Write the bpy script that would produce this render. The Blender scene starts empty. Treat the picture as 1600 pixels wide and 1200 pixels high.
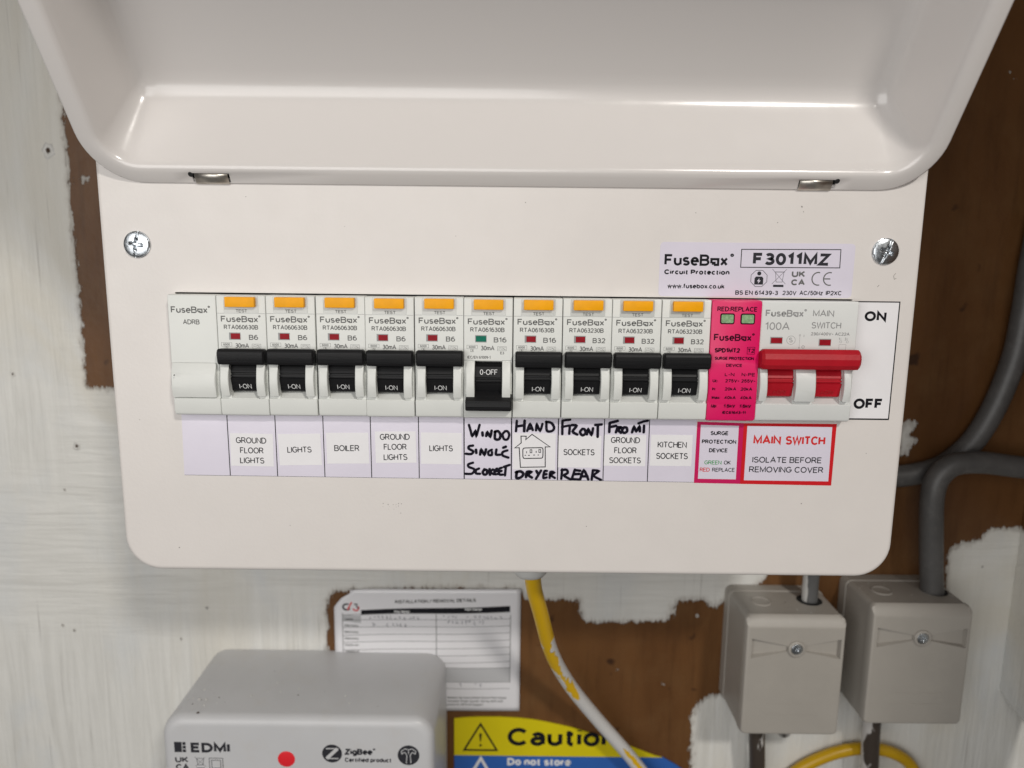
import bpy, bmesh, math, random
from math import sin, cos, pi, radians, atan2, hypot
from mathutils import Vector, Matrix, noise
random.seed(7)
SC = bpy.context.scene
COL = SC.collection
K = 0.001                                   # everything below is written in millimetres

# ---------------------------------------------------------------- camera
PITCH, ROLL, FPX = radians(9.5), radians(0.61), 1140.0
cam = bpy.data.cameras.new("camera")
cam.sensor_width = 36.0
cam.lens = FPX / 1600 * 36
cam.clip_start, cam.clip_end = 0.01, 50
cam.dof.use_dof = True
cam.dof.focus_distance = 0.268
cam.dof.aperture_fstop = 9.0
co = bpy.data.objects.new("camera", cam)
COL.objects.link(co)
fw = Vector((0, cos(PITCH), -sin(PITCH)))
r0 = Vector((1, 0, 0)); u0 = r0.cross(fw)
rr = r0 * cos(ROLL) + u0 * sin(ROLL); uu = -r0 * sin(ROLL) + u0 * cos(ROLL)
M = Matrix((rr, uu, -fw)).transposed().to_4x4()
M.translation = Vector((0.8, -268, 0)) * K
co.matrix_world = M
SC.camera = co

# ---------------------------------------------------------------- light
w = bpy.data.worlds.new("World"); SC.world = w; w.use_nodes = True
w.node_tree.nodes["Background"].inputs[0].default_value = (1.0, 0.97, 0.93, 1)
w.node_tree.nodes["Background"].inputs[1].default_value = 0.075

def area(name, loc, target, sx, sy, power, col):
    l = bpy.data.lights.new(name, 'AREA'); l.shape = 'RECTANGLE'
    l.size, l.size_y = sx, sy; l.energy = power; l.color = col
    o = bpy.data.objects.new(name, l); COL.objects.link(o)
    o.location = loc
    o.rotation_euler = (Vector(target) - Vector(loc)).to_track_quat('-Z', 'Y').to_euler()
    return o
area("ceiling_lamp", (0.47, -1.02, 0.69), (0, 0.05, -0.05), 0.14, 0.09, 7.4, (1.0, 0.96, 0.90))
area("fill_light", (-0.34, -0.80, 0.04), (-0.08, 0.05, -0.14), 0.85, 0.65, 4.9, (1.0, 0.985, 0.965))  # soft fill lamp added from the left front
SC.view_settings.view_transform = 'Standard'
SC.view_settings.look = 'None'
SC.view_settings.exposure = 0.06
SC.view_settings.gamma = 1.0

# ---------------------------------------------------------------- materials
def mat(name, col, rough=0.5, metal=0.0, coat=0.0, spec=0.5, var=0.0, vscale=60.0, bump=0.0, bscale=900.0,
        specks=0.0, speck_col=(0.05, 0.04, 0.03), dust=0.0, dust_col=(0.5, 0.46, 0.4), stretch=(1, 1, 1), rvar=0.0):
    m = bpy.data.materials.new(name); m.use_nodes = True
    nt = m.node_tree; N = nt.nodes; L = nt.links
    b = N["Principled BSDF"]
    b.inputs["Base Color"].default_value = (*col, 1)
    b.inputs["Roughness"].default_value = rough
    b.inputs["Metallic"].default_value = metal
    b.inputs["Coat Weight"].default_value = coat
    b.inputs["Coat Roughness"].default_value = 0.17
    b.inputs["Specular IOR Level"].default_value = spec
    geo = N.new("ShaderNodeNewGeometry")
    mp = N.new("ShaderNodeMapping"); mp.inputs["Scale"].default_value = stretch
    L.new(geo.outputs["Position"], mp.inputs[0])
    cur = None
    def mix(a, bcol, fac):
        x = N.new("ShaderNodeMix"); x.data_type = 'RGBA'
        if a is None: x.inputs["A"].default_value = (*col, 1)
        else: L.new(a, x.inputs["A"])
        x.inputs["B"].default_value = (*bcol, 1)
        L.new(fac, x.inputs["Factor"])
        return x.outputs["Result"]
    def nz(scale, detail=3.0, rough_=0.55):
        n = N.new("ShaderNodeTexNoise"); n.inputs["Scale"].default_value = scale
        n.inputs["Detail"].default_value = detail; n.inputs["Roughness"].default_value = rough_
        L.new(mp.outputs[0], n.inputs["Vector"]); return n.outputs["Fac"]
    def ramp(v, a, b_, hi=1.0):
        r = N.new("ShaderNodeMapRange"); r.inputs["From Min"].default_value = a; r.inputs["From Max"].default_value = b_
        r.inputs["To Max"].default_value = hi; L.new(v, r.inputs["Value"]); return r.outputs[0]
    if var:
        cur = mix(cur, tuple(c * (1 - var) for c in col), ramp(nz(vscale), 0.35, 0.65))
    if dust:
        cur = mix(cur, dust_col, ramp(nz(vscale * 2.7, 6, 0.7), 0.52, 0.75, dust))
    if specks:
        v = N.new("ShaderNodeTexVoronoi"); v.inputs["Scale"].default_value = 110
        L.new(geo.outputs["Position"], v.inputs["Vector"])
        s = N.new("ShaderNodeSeparateColor"); L.new(v.outputs["Color"], s.inputs[0])
        thr = N.new("ShaderNodeMath"); thr.operation = 'GREATER_THAN'; thr.inputs[1].default_value = 1 - specks
        L.new(s.outputs[0], thr.inputs[0])
        rad = N.new("ShaderNodeMath"); rad.operation = 'LESS_THAN'; rad.inputs[1].default_value = 0.026
        L.new(v.outputs["Distance"], rad.inputs[0])
        mu = N.new("ShaderNodeMath"); mu.operation = 'MULTIPLY'
        L.new(thr.outputs[0], mu.inputs[0]); L.new(rad.outputs[0], mu.inputs[1])
        cur = mix(cur, speck_col, mu.outputs[0])
    if cur is not None: L.new(cur, b.inputs["Base Color"])
    if rvar:
        r = ramp(nz(vscale * 1.7, 5, 0.6), 0.3, 0.7)
        mr = N.new("ShaderNodeMapRange"); mr.inputs["To Min"].default_value = rough - rvar; mr.inputs["To Max"].default_value = rough + rvar
        L.new(r, mr.inputs["Value"]); L.new(mr.outputs[0], b.inputs["Roughness"])
    if bump:
        bp = N.new("ShaderNodeBump"); bp.inputs["Strength"].default_value = bump; bp.inputs["Distance"].default_value = 0.0003
        L.new(nz(bscale, 2), bp.inputs["Height"]); L.new(bp.outputs[0], b.inputs["Normal"])
    return m

MT = dict(
    cover=mat("cover_paint", (0.70, 0.66, 0.63), 0.40, coat=0.1, bump=0.16, bscale=700, specks=0.010, var=0.02, rvar=0.05),
    lid=mat("lid_paint", (0.67, 0.637, 0.615), 0.22, coat=0.5, bump=0.07, bscale=350, specks=0.006, rvar=0.04),
    shell=mat("enclosure_paint", (0.6, 0.57, 0.53), 0.4, bump=0.1),
    plastic=mat("module_plastic", (0.70, 0.71, 0.68), 0.42, bump=0.08, bscale=2500, var=0.03, specks=0.012, speck_col=(0.2, 0.18, 0.15)),
    plastic2=mat("module_plastic_cool", (0.65, 0.66, 0.645), 0.42, bump=0.08, bscale=2500, var=0.03),
    ghost=mat("button_surround_plastic", (0.56, 0.57, 0.545), 0.25, coat=0.3, var=0.04),
    orange=mat("orange_button_plastic", (0.93, 0.40, 0.0), 0.45, spec=0.25, var=0.08, vscale=300),
    black=mat("black_handle_plastic", (0.009, 0.009, 0.010), 0.45, spec=0.22, bump=0.25, bscale=500, stretch=(0.05, 1, 2.4), dust=0.05, vscale=300, dust_col=(0.12, 0.1, 0.08)),
    red=mat("red_handle_plastic", (0.44, 0.005, 0.016), 0.45, spec=0.35, bump=0.1, bscale=800, var=0.12, vscale=120),
    pink=mat("magenta_plastic", (0.74, 0.004, 0.12), 0.42, bump=0.08, bscale=2500, var=0.05),
    dark=mat("dark_gap", (0.01, 0.01, 0.01), 0.8),
    flagred=mat("red_flag_plastic", (0.30, 0.003, 0.012), 0.5, spec=0.2, var=0.2, vscale=700),
    flaggreen=mat("green_flag_plastic", (0.0, 0.16, 0.10), 0.5, spec=0.2, var=0.2, vscale=700),
    window=mat("green_window_plastic", (0.30, 0.50, 0.26), 0.15, coat=1.0, var=0.35, vscale=700, dust=0.6, dust_col=(0.62, 0.72, 0.58)),
    chart=mat("glossy_label_paper", (0.70, 0.66, 0.755), 0.26, coat=0.3, bump=0.12, bscale=160, var=0.03),
    paper=mat("matt_label_paper", (0.80, 0.785, 0.80), 0.5, var=0.03, bump=0.05, bscale=300),
    redprint=mat("red_print", (0.60, 0.01, 0.015), 0.3, coat=0.4),
    pinkprint=mat("magenta_print", (0.56, 0.008, 0.10), 0.3, coat=0.4),
    ink=mat("black_print", (0.010, 0.010, 0.013), 0.5, spec=0.12),
    ink2=mat("dark_grey_print", (0.03, 0.03, 0.036), 0.5, spec=0.12),
    greyink=mat("grey_print", (0.13, 0.13, 0.127), 0.5, spec=0.12),
    paleink=mat("pale_grey_print", (0.27, 0.27, 0.27), 0.5),
    fadeink=mat("pink_module_print", (0.035, 0.002, 0.012), 0.5, spec=0.1),
    marker=mat("marker_ink", (0.007, 0.006, 0.013), 0.45, spec=0.1),
    whiteink=mat("white_print", (0.72, 0.72, 0.72), 0.5),
    redink=mat("red_lettering", (0.62, 0.02, 0.02), 0.4),
    greenink=mat("green_lettering", (0.04, 0.30, 0.08), 0.4),
    zinc=mat("zinc_screw", (0.50, 0.53, 0.56), 0.27, metal=1.0, bump=0.1, bscale=1500, rvar=0.08, vscale=600),
    steel=mat("steel_hinge_tab", (0.70, 0.66, 0.60), 0.38, metal=1.0, var=0.2, vscale=400, bump=0.15, bscale=600),
    meter=mat("meter_plastic", (0.56, 0.56, 0.57), 0.38, bump=0.12, bscale=1200, var=0.05, vscale=25, dust=0.22, specks=0.05),
    jbox=mat("terminal_box_plastic", (0.36, 0.335, 0.30), 0.45, bump=0.15, bscale=1600, var=0.06, vscale=30, dust=0.12),
    cable=mat("grey_cable_sheath", (0.088, 0.085, 0.083), 0.45, var=0.2, vscale=80, bump=0.15, bscale=500, dust=0.25, dust_col=(0.2, 0.19, 0.18)),
    browncable=mat("brown_cable_sheath", (0.06, 0.045, 0.035), 0.45, var=0.3, vscale=90, dust=0.3, dust_col=(0.3, 0.28, 0.26)),
    card=mat("coated_card", (0.76, 0.75, 0.77), 0.3, coat=0.5, bump=0.25, bscale=60, var=0.06, vscale=18),
    shade=mat("pale_grey_table_print", (0.48, 0.48, 0.49), 0.4),
    pencil=mat("pen_writing", (0.10, 0.10, 0.13), 0.5),
    yellow=mat("yellow_sign_vinyl", (0.66, 0.55, 0.004), 0.35, var=0.05, bump=0.1, bscale=200),
    blue=mat("blue_sign_vinyl", (0.03, 0.12, 0.42), 0.35, var=0.08),
    gland=mat("white_gland_plastic", (0.6, 0.6, 0.58), 0.4),
)

def painted_cable(name, base, paint, thr_lo, thr_hi, scale, zlim=None):
    """cable sheath with torn, brushed-on white paint, more of it further down"""
    m = mat(name, base, 0.4)
    nt = m.node_tree; N = nt.nodes; L = nt.links; b = N["Principled BSDF"]
    g = N.new("ShaderNodeNewGeometry"); mp = N.new("ShaderNodeMapping"); mp.inputs["Scale"].default_value = (1.0, 1.0, 0.35)
    L.new(g.outputs["Position"], mp.inputs[0])
    n = N.new("ShaderNodeTexNoise"); n.inputs["Scale"].default_value = scale; n.inputs["Detail"].default_value = 5; n.inputs["Roughness"].default_value = 0.55
    L.new(mp.outputs[0], n.inputs["Vector"])
    v = n.outputs["Fac"]
    at = N.new("ShaderNodeAttribute"); at.attribute_name = "paint"
    a = N.new("ShaderNodeMath"); a.operation = 'ADD'; L.new(v, a.inputs[0]); L.new(at.outputs["Fac"], a.inputs[1]); v = a.outputs[0]
    r = N.new("ShaderNodeMapRange"); r.inputs["From Min"].default_value = thr_lo; r.inputs["From Max"].default_value = thr_hi
    L.new(v, r.inputs["Value"])
    x = N.new("ShaderNodeMix"); x.data_type = 'RGBA'; x.inputs["A"].default_value = (*base, 1); x.inputs["B"].default_value = (*paint, 1)
    L.new(r.outputs[0], x.inputs["Factor"]); L.new(x.outputs["Result"], b.inputs["Base Color"])
    bp = N.new("ShaderNodeBump"); bp.inputs["Distance"].default_value = 0.0006; bp.inputs["Strength"].default_value = 0.6
    L.new(r.outputs[0], bp.inputs["Height"]); L.new(bp.outputs[0], b.inputs["Normal"])
    return m

# ---------------------------------------------------------------- building helpers
def tag(o, label=None, cat=None, group=None, kind=None):
    if label: o['label'] = label
    if cat: o['category'] = cat
    if group: o['group'] = group
    if kind: o['kind'] = kind
    return o

def thing(name, label, cat, loc=(0, 0, 0), group=None):
    o = bpy.data.objects.new(name, None); COL.objects.link(o)
    o.empty_display_size = 0.01
    o.location = Vector(loc) * K
    return tag(o, label, cat, group)

class MB:
    """collects geometry (absolute mm) and links it as one mesh object"""
    def __init__(s): s.v = []; s.f = []; s.mi = []; s.att = []
    def add(s, vs, fs, mi=0, att=None):
        n = len(s.v); s.v += [tuple(p) for p in vs]; s.f += [tuple(i + n for i in f) for f in fs]; s.mi += [mi] * len(fs)
        s.att += (att if att is not None else [0.0] * len(vs))
        return s
    def box(s, x0, x1, y0, y1, z0, z1, mi=0):
        v = [(x, y, z) for x in (x0, x1) for y in (y0, y1) for z in (z0, z1)]
        return s.add(v, [(0, 1, 3, 2), (4, 6, 7, 5), (0, 4, 5, 1), (2, 3, 7, 6), (0, 2, 6, 4), (1, 5, 7, 3)], mi)
    def bbox(s, x0, x1, y0, y1, z0, z1, b, mi=0):
        """box with all edges chamfered by b"""
        bm = bmesh.new(); bmesh.ops.create_cube(bm, size=1)
        for v in bm.verts:
            v.co = Vector(((x0 + x1) / 2 + v.co.x * (x1 - x0), (y0 + y1) / 2 + v.co.y * (y1 - y0), (z0 + z1) / 2 + v.co.z * (z1 - z0)))
        bmesh.ops.bevel(bm, geom=list(bm.edges), offset=b, segments=2, profile=0.6, affect='EDGES')
        return s.bm(bm, mi)
    def bm(s, bm, mi=0):
        bm.verts.index_update()
        s.add([v.co[:] for v in bm.verts], [[v.index for v in f.verts] for f in bm.faces], mi); bm.free(); return s
    def prism_x(s, prof, x0, x1, b=0.0, mi=0):
        """profile of (y, z) points extruded along x, end edges chamfered by b"""
        n = len(prof)
        cy = sum(p[0] for p in prof) / n; cz = sum(p[1] for p in prof) / n
        def shr(p, d):
            l = hypot(p[0] - cy, p[1] - cz) or 1; return (p[0] + (cy - p[0]) * d / l, p[1] + (cz - p[1]) * d / l)
        rings = [(x0, b), (x0 + b, 0), (x1 - b, 0), (x1, b)] if b else [(x0, 0), (x1, 0)]
        vs = []; fs = []
        for x, d in rings:
            for p in prof:
                q = shr(p, d); vs.append((x, q[0], q[1]))
        for k in range(len(rings) - 1):
            for i in range(n):
                j = (i + 1) % n; fs.append((k * n + i, k * n + j, (k + 1) * n + j, (k + 1) * n + i))
        fs.append(tuple(range(n))[::-1]); fs.append(tuple((len(rings) - 1) * n + i for i in range(n)))
        bm = bmesh.new(); bv = [bm.verts.new(v) for v in vs]
        for f in fs:
            try: bm.faces.new([bv[i] for i in f])
            except ValueError: pass
        bmesh.ops.recalc_face_normals(bm, faces=bm.faces)
        return s.bm(bm, mi)
    def loft(s, rings, closed=True, cap0=False, cap1=False, mi=0, att=None):
        n = len(rings[0]); vs = [p for r in rings for p in r]; fs = []
        for k in range(len(rings) - 1):
            for i in range(n if closed else n - 1):
                j = (i + 1) % n; fs.append((k * n + i, k * n + j, (k + 1) * n + j, (k + 1) * n + i))
        if cap0: fs.append(tuple(range(n))[::-1])
        if cap1: fs.append(tuple((len(rings) - 1) * n + i for i in range(n)))
        return s.add(vs, fs, mi, att)
    def tube(s, pts, r, seg=20, caps=True, mi=0, attf=None):
        P = [Vector(p) for p in pts]
        # smooth with Catmull-Rom
        Q = []
        for i in range(len(P) - 1):
            a, b, c, d = P[max(i - 1, 0)], P[i], P[i + 1], P[min(i + 2, len(P) - 1)]
            for t in range(10):
                t /= 10; Q.append(0.5 * ((2 * b) + (c - a) * t + (2 * a - 5 * b + 4 * c - d) * t * t + (3 * b - a - 3 * c + d) * t ** 3))
        Q.append(P[-1])
        rings = []; up = Vector((0, 1, 0.01)).normalized(); att = []
        for i, q in enumerate(Q):
            t = (Q[min(i + 1, len(Q) - 1)] - Q[max(i - 1, 0)]).normalized()
            a = t.cross(up).normalized(); b = a.cross(t).normalized()
            rings.append([q + (a * cos(2 * pi * k / seg) + b * sin(2 * pi * k / seg)) * r for k in range(seg)])
            for k in range(seg):
                att.append(attf(i / (len(Q) - 1), 2 * pi * k / seg) if attf else 0.0)
        return s.loft(rings, True, caps, caps, mi, att)
    def lathe_y(s, cx, cz, prof, seg=32, mi=0):
        """profile of (radius, y), revolved about the y axis through cx, cz"""
        rings = [[(cx + r * cos(2 * pi * k / seg), y, cz + r * sin(2 * pi * k / seg)) for k in range(seg)] for r, y in prof]
        return s.loft(rings, True, prof[0][0] > 0, prof[-1][0] > 0, mi)
    def poly(s, pts, y, mi=0):
        """flat polygon facing the viewer from (x, z) points"""
        a = sum(pts[i][0] * pts[(i + 1) % len(pts)][1] - pts[(i + 1) % len(pts)][0] * pts[i][1] for i in range(len(pts)))
        if a < 0: pts = pts[::-1]
        return s.add([(x, y, z) for x, z in pts], [tuple(range(len(pts)))], mi)
    def slab(s, pts, y0, y1, mi=0):
        """polygon of (x, z) points with thickness from y0 (front) to y1"""
        a = sum(pts[i][0] * pts[(i + 1) % len(pts)][1] - pts[(i + 1) % len(pts)][0] * pts[i][1] for i in range(len(pts)))
        if a < 0: pts = pts[::-1]
        n = len(pts)
        vs = [(x, y0, z) for x, z in pts] + [(x, y1, z) for x, z in pts]
        fs = [tuple(range(n)), tuple(range(2 * n - 1, n - 1, -1))] + [((i + 1) % n, i, i + n, (i + 1) % n + n) for i in range(n)]
        return s.add(vs, fs, mi)
    def mesh(s, name, m, o=(0, 0, 0), smooth=None, attname=None):
        me = bpy.data.meshes.new(name)
        me.from_pydata([((x - o[0]) * K, (y - o[1]) * K, (z - o[2]) * K) for x, y, z in s.v], [], s.f)
        for q in (m if isinstance(m, (list, tuple)) else [m]): me.materials.append(q)
        me.polygons.foreach_set("material_index", s.mi)
        if attname:
            a = me.attributes.new(attname, 'FLOAT', 'POINT'); a.data.foreach_set("value", s.att)
        if smooth is not None:
            me.polygons.foreach_set("use_smooth", [True] * len(me.polygons)); me.set_sharp_from_angle(angle=radians(smooth))
        me.update(); return me
    def build(s, name, m, parent=None, smooth=None, fix=False, attname=None):
        o = (0, 0, 0)
        if parent is not None:
            lo = world_loc(parent); o = (lo[0] / K, lo[1] / K, lo[2] / K)
        me = s.mesh(name, m, o, smooth, attname)
        if fix:
            bm = bmesh.new(); bm.from_mesh(me); bmesh.ops.recalc_face_normals(bm, faces=bm.faces); bm.to_mesh(me); bm.free()
            if smooth is not None: me.set_sharp_from_angle(angle=radians(smooth))
        ob = bpy.data.objects.new(name, me); COL.objects.link(ob)
        if parent is not None: ob.parent = parent
        return ob

def world_loc(o):
    p = Vector(o.location)
    while o.parent is not None:
        o = o.parent; p = p + Vector(o.location)
    return p

def rrect(x0, x1, z0, z1, r, n=6):
    """rounded rectangle, counter-clockwise (x, z) points"""
    out = []
    for cx, cz, a in ((x1 - r, z0 + r, -90), (x1 - r, z1 - r, 0), (x0 + r, z1 - r, 90), (x0 + r, z0 + r, 180)):
        for k in range(n + 1):
            t = radians(a + 90 * k / n); out.append((cx + r * cos(t), cz + r * sin(t)))
    return out

# ---------------------------------------------------------------- single-line lettering, drawn as flat ribbons
def AR(cx, cy, rx, ry, a0, a1, st=18):
    n = max(2, int(abs(a1 - a0) / st)); return [(cx + rx * cos(radians(a0 + (a1 - a0) * k / n)), cy + ry * sin(radians(a0 + (a1 - a0) * k / n))) for k in range(n + 1)]
G = {}
G['A'] = (.74, [[(0, 0), (.37, 1), (.74, 0)], [(.12, .33), (.62, .33)]])
G['B'] = (.62, [[(.36, .53), (0, .53), (0, 1), (.34, 1)] + AR(.36, .765, .22, .235, 90, -90)[1:], [(.0, .53), (0, 0), (.37, 0)] + AR(.37, .265, .25, .265, -90, 90)[1:]])
G['C'] = (.70, [AR(.38, .5, .38, .5, 42, 318)])
G['D'] = (.68, [[(0, 0), (0, 1), (.26, 1)] + AR(.26, .5, .42, .5, 90, -90)[1:] + [(0, 0)]])
G['E'] = (.56, [[(.56, 1), (0, 1), (0, 0), (.56, 0)], [(0, .53), (.5, .53)]])
G['F'] = (.52, [[(.52, 1), (0, 1), (0, 0)], [(0, .52), (.45, .52)]])
G['G'] = (.74, [AR(.38, .5, .38, .5, 42, 345) + [(.745, .46), (.42, .46)]])
G['H'] = (.64, [[(0, 0), (0, 1)], [(.64, 0), (.64, 1)], [(0, .52), (.64, .52)]])
G['I'] = (.0, [[(0, 0), (0, 1)]])
G['J'] = (.44, [[(.44, 1), (.44, .25)] + AR(.22, .24, .22, .24, 0, -180)])
G['K'] = (.62, [[(0, 0), (0, 1)], [(.6, 1), (0, .38)], [(.2, .58), (.62, 0)]])
G['L'] = (.48, [[(0, 1), (0, 0), (.48, 0)]])
G['M'] = (.76, [[(0, 0), (0, 1), (.38, .12), (.76, 1), (.76, 0)]])
G['N'] = (.64, [[(0, 0), (0, 1), (.64, 0), (.64, 1)]])
G['O'] = (.78, [AR(.39, .5, .39, .5, 90, 450)])
G['P'] = (.58, [[(0, 0), (0, 1), (.32, 1)] + AR(.32, .73, .26, .27, 90, -90)[1:] + [(0, .46)]])
G['Q'] = (.78, [AR(.39, .5, .39, .5, 90, 450), [(.45, .25), (.76, -.02)]])
G['R'] = (.64, [[(0, 0), (0, 1), (.34, 1)] + AR(.34, .745, .25, .255, 90, -90)[1:] + [(0, .49)], [(.34, .49), (.64, 0)]])
G['S'] = (.60, [AR(.30, .755, .27, .245, 28, 180) + AR(.30, .755, .27, .245, 180, 258)[1:] + AR(.32, .265, .29, .265, 80, 0)[0:] + AR(.31, .265, .30, .265, 0, -160)[1:]])
G['T'] = (.64, [[(0, 1), (.64, 1)], [(.32, 1), (.32, 0)]])
G['U'] = (.64, [[(0, 1), (0, .32)] + AR(.32, .32, .32, .32, 180, 360)[1:] + [(.64, 1)]])
G['V'] = (.68, [[(0, 1), (.34, 0), (.68, 1)]])
G['W'] = (1.0, [[(0, 1), (.25, 0), (.5, 1), (.75, 0), (1.0, 1)]])
G['X'] = (.64, [[(0, 0), (.64, 1)], [(0, 1), (.64, 0)]])
G['Y'] = (.66, [[(0, 1), (.33, .46), (.66, 1)], [(.33, .46), (.33, 0)]])
G['Z'] = (.6, [[(.02, 1), (.6, 1), (0, 0), (.6, 0)]])
G['0'] = (.52, [AR(.26, .5, .26, .5, 90, 450)])
G['1'] = (.30, [[(0, .76), (.24, 1), (.24, 0)]])
G['2'] = (.54, [AR(.27, .74, .26, .26, 165, -20) + [(.46, .5), (0, 0), (.54, 0)]])
G['3'] = (.52, [AR(.25, .76, .22, .24, 150, -90) + AR(.25, .26, .27, .26, 90, -150)[0:]])
G['4'] = (.56, [[(.42, 0), (.42, 1), (0, .28), (.56, .28)]])
G['5'] = (.54, [[(.5, 1), (.1, 1), (.04, .5)] + AR(.26, .32, .27, .33, 130, -150)])
G['6'] = (.53, [[(.44, .93)] + AR(.30, .5, .30, .5, 70, 180) + AR(.27, .31, .27, .31, 180, -180)[1:]])
G['7'] = (.52, [[(0, 1), (.52, 1), (.18, 0)]])
G['8'] = (.52, [AR(.26, .765, .22, .235, -90, 270), AR(.26, .265, .26, .265, 90, 450)])
G['9'] = (.53, [AR(.265, .69, .265, .31, 0, 360) + AR(.23, .5, .30, .5, 0, -110)])
G['a'] = (.46, [AR(.24, .5, .2, .22, 160, 0) + [(.45, .48), (.45, 0)], [(.45, .42)] + AR(.22, .2, .22, .2, 80, 290) + [(.45, .15)]])
G['b'] = (.5, [[(0, 1), (0, 0)], AR(.25, .36, .25, .36, 180, 540)])
G['c'] = (.44, [AR(.25, .36, .25, .36, 48, 312)])
G['d'] = (.5, [[(.5, 1), (.5, 0)], AR(.25, .36, .25, .36, 0, 360)])
G['e'] = (.5, [[(0, .38), (.5, .38)] + AR(.25, .36, .25, .36, 5, 315)])
G['f'] = (.3, [[(.3, .98), (.2, 1), (.12, .86), (.12, 0)], [(0, .7), (.28, .7)]])
G['g'] = (.5, [AR(.25, .36, .25, .36, 0, 360), [(.5, .72), (.5, -.1)] + AR(.25, -.08, .25, .2, 0, -150)])
G['h'] = (.46, [[(0, 1), (0, 0)], [(0, .42)] + AR(.23, .45, .23, .26, 150, 0) + [(.46, 0)]])
G['i'] = (.0, [[(0, .72), (0, 0)], [(0, .93), (0, 1.0)]])
G['j'] = (.1, [[(.1, .72), (.1, -.2), (0, -.28)], [(.1, .93), (.1, 1.0)]])
G['k'] = (.44, [[(0, 1), (0, 0)], [(.42, .72), (0, .26)], [(.16, .42), (.44, 0)]])
G['l'] = (.0, [[(0, 1), (0, 0)]])
G['m'] = (.74, [[(0, .72), (0, 0)], [(0, .42)] + AR(.19, .48, .18, .24, 150, 0) + [(.37, 0)], [(.37, .42)] + AR(.56, .48, .18, .24, 150, 0) + [(.74, 0)]])
G['n'] = (.46, [[(0, .72), (0, 0)], [(0, .42)] + AR(.23, .45, .23, .27, 150, 0) + [(.46, 0)]])
G['o'] = (.52, [AR(.26, .36, .26, .36, 90, 450)])
G['p'] = (.5, [[(0, .72), (0, -.28)], AR(.25, .36, .25, .36, 180, 540)])
G['q'] = (.5, [[(.5, .72), (.5, -.28)], AR(.25, .36, .25, .36, 0, 360)])
G['r'] = (.28, [[(0, .72), (0, 0)], [(0, .46), (.1, .66), (.28, .7)]])
G['s'] = (.42, [AR(.21, .54, .19, .17, 30, 250) + AR(.22, .18, .2, .18, 75, -160)])
G['t'] = (.28, [[(.11, .95), (.11, .12), (.18, .01), (.28, 0)], [(0, .72), (.28, .72)]])
G['u'] = (.46, [[(0, .72), (0, .26)] + AR(.23, .27, .23, .27, 180, 345), [(.46, .72), (.46, 0)]])
G['v'] = (.48, [[(0, .72), (.24, 0), (.48, .72)]])
G['w'] = (.7, [[(0, .72), (.18, 0), (.35, .72), (.52, 0), (.7, .72)]])
G['x'] = (.46, [[(0, 0), (.46, .72)], [(0, .72), (.46, 0)]])
G['y'] = (.48, [[(0, .72), (.25, .02)], [(.48, .72), (.16, -.28), (.02, -.28)]])
G['z'] = (.42, [[(.01, .72), (.42, .72), (0, 0), (.42, 0)]])
G[':'] = (.06, [[(.03, .0), (.03, .17)], [(.03, .52), (.03, .69)]])
G['.'] = (.0, [[(0, 0), (0, .12)]])
G['-'] = (.28, [[(0, .4), (.28, .4)]])
G['/'] = (.4, [[(0, -.08), (.4, 1.06)]])
G['~'] = (.4, [[(0, .4), (.1, .5), (.2, .46), (.3, .4), (.4, .5)]])
G['*'] = (.10, [[(.05, .42), (.05, .52)]])                  # raised dot
G['@'] = (.16, [AR(.12, .92, .12, .12, 0, 360, 45)])        # tiny registered ring
G['#'] = (.56, [[(.22, .0), (.56, 0), (.56, .62), (0, .62), (0, .16)], [(.14, .0), (.14, .22), (.36, .22)]])   # the square o with a notch
G['\\'] = (.0, [])

def ribbon(mb, pts, t, y, mi=0, cap='butt'):
    P = [Vector(p) for p in pts]
    Q = [P[0]]
    for p in P[1:]:
        if (p - Q[-1]).length > 1e-4: Q.append(p)
    if len(Q) < 2: return
    closed = (Q[0] - Q[-1]).length < 1e-3 and len(Q) > 3
    if closed: Q = Q[:-1]
    n = len(Q); L = []; R = []
    for i in range(n):
        if closed: a, b = Q[i - 1], Q[(i + 1) % n]
        else: a, b = (Q[i - 1] if i else None), (Q[i + 1] if i < n - 1 else None)
        d1 = (Q[i] - a).normalized() if a is not None else None
        d2 = (b - Q[i]).normalized() if b is not None else None
        if d1 is None: d1 = d2
        if d2 is None: d2 = d1
        nn = (Vector((-d1.y, d1.x)) + Vector((-d2.y, d2.x)))
        if nn.length < 1e-5: nn = Vector((-d1.y, d1.x))
        nn.normalize()
        c = max(0.45, nn.dot(Vector((-d1.y, d1.x))))
        o = nn * (t / 2 / c)
        q = Q[i].copy()
        if not closed and cap == 'sq':
            if i == 0: q = q - d2 * t * 0.45
            if i == n - 1: q = q + d1 * t * 0.45
        L.append(q + o); R.append(q - o)
    vs = [(p.x, y, p.y) for p in L] + [(p.x, y, p.y) for p in R]
    fs = []
    for i in range(n if closed else n - 1):
        j = (i + 1) % n; fs.append((n + i, n + j, j, i))
    mb.add(vs, fs, mi)
    if cap == 'round' and not closed:
        for q, d in ((Q[0], Q[0] - Q[1]), (Q[-1], Q[-1] - Q[-2])):
            a0 = atan2(d.y, d.x)
            pts2 = [(q.x + t / 2 * cos(a0 + radians(k)), q.y + t / 2 * sin(a0 + radians(k))) for k in range(-90, 91, 30)]
            mb.poly(pts2, y, mi)

def text_w(s, h, wd, track):
    x = 0
    for c in s:
        x += (0.36 if c == ' ' else G[c][0]) * wd * h + (track * h if c != ' ' else 0)
    return x - track * h

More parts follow.
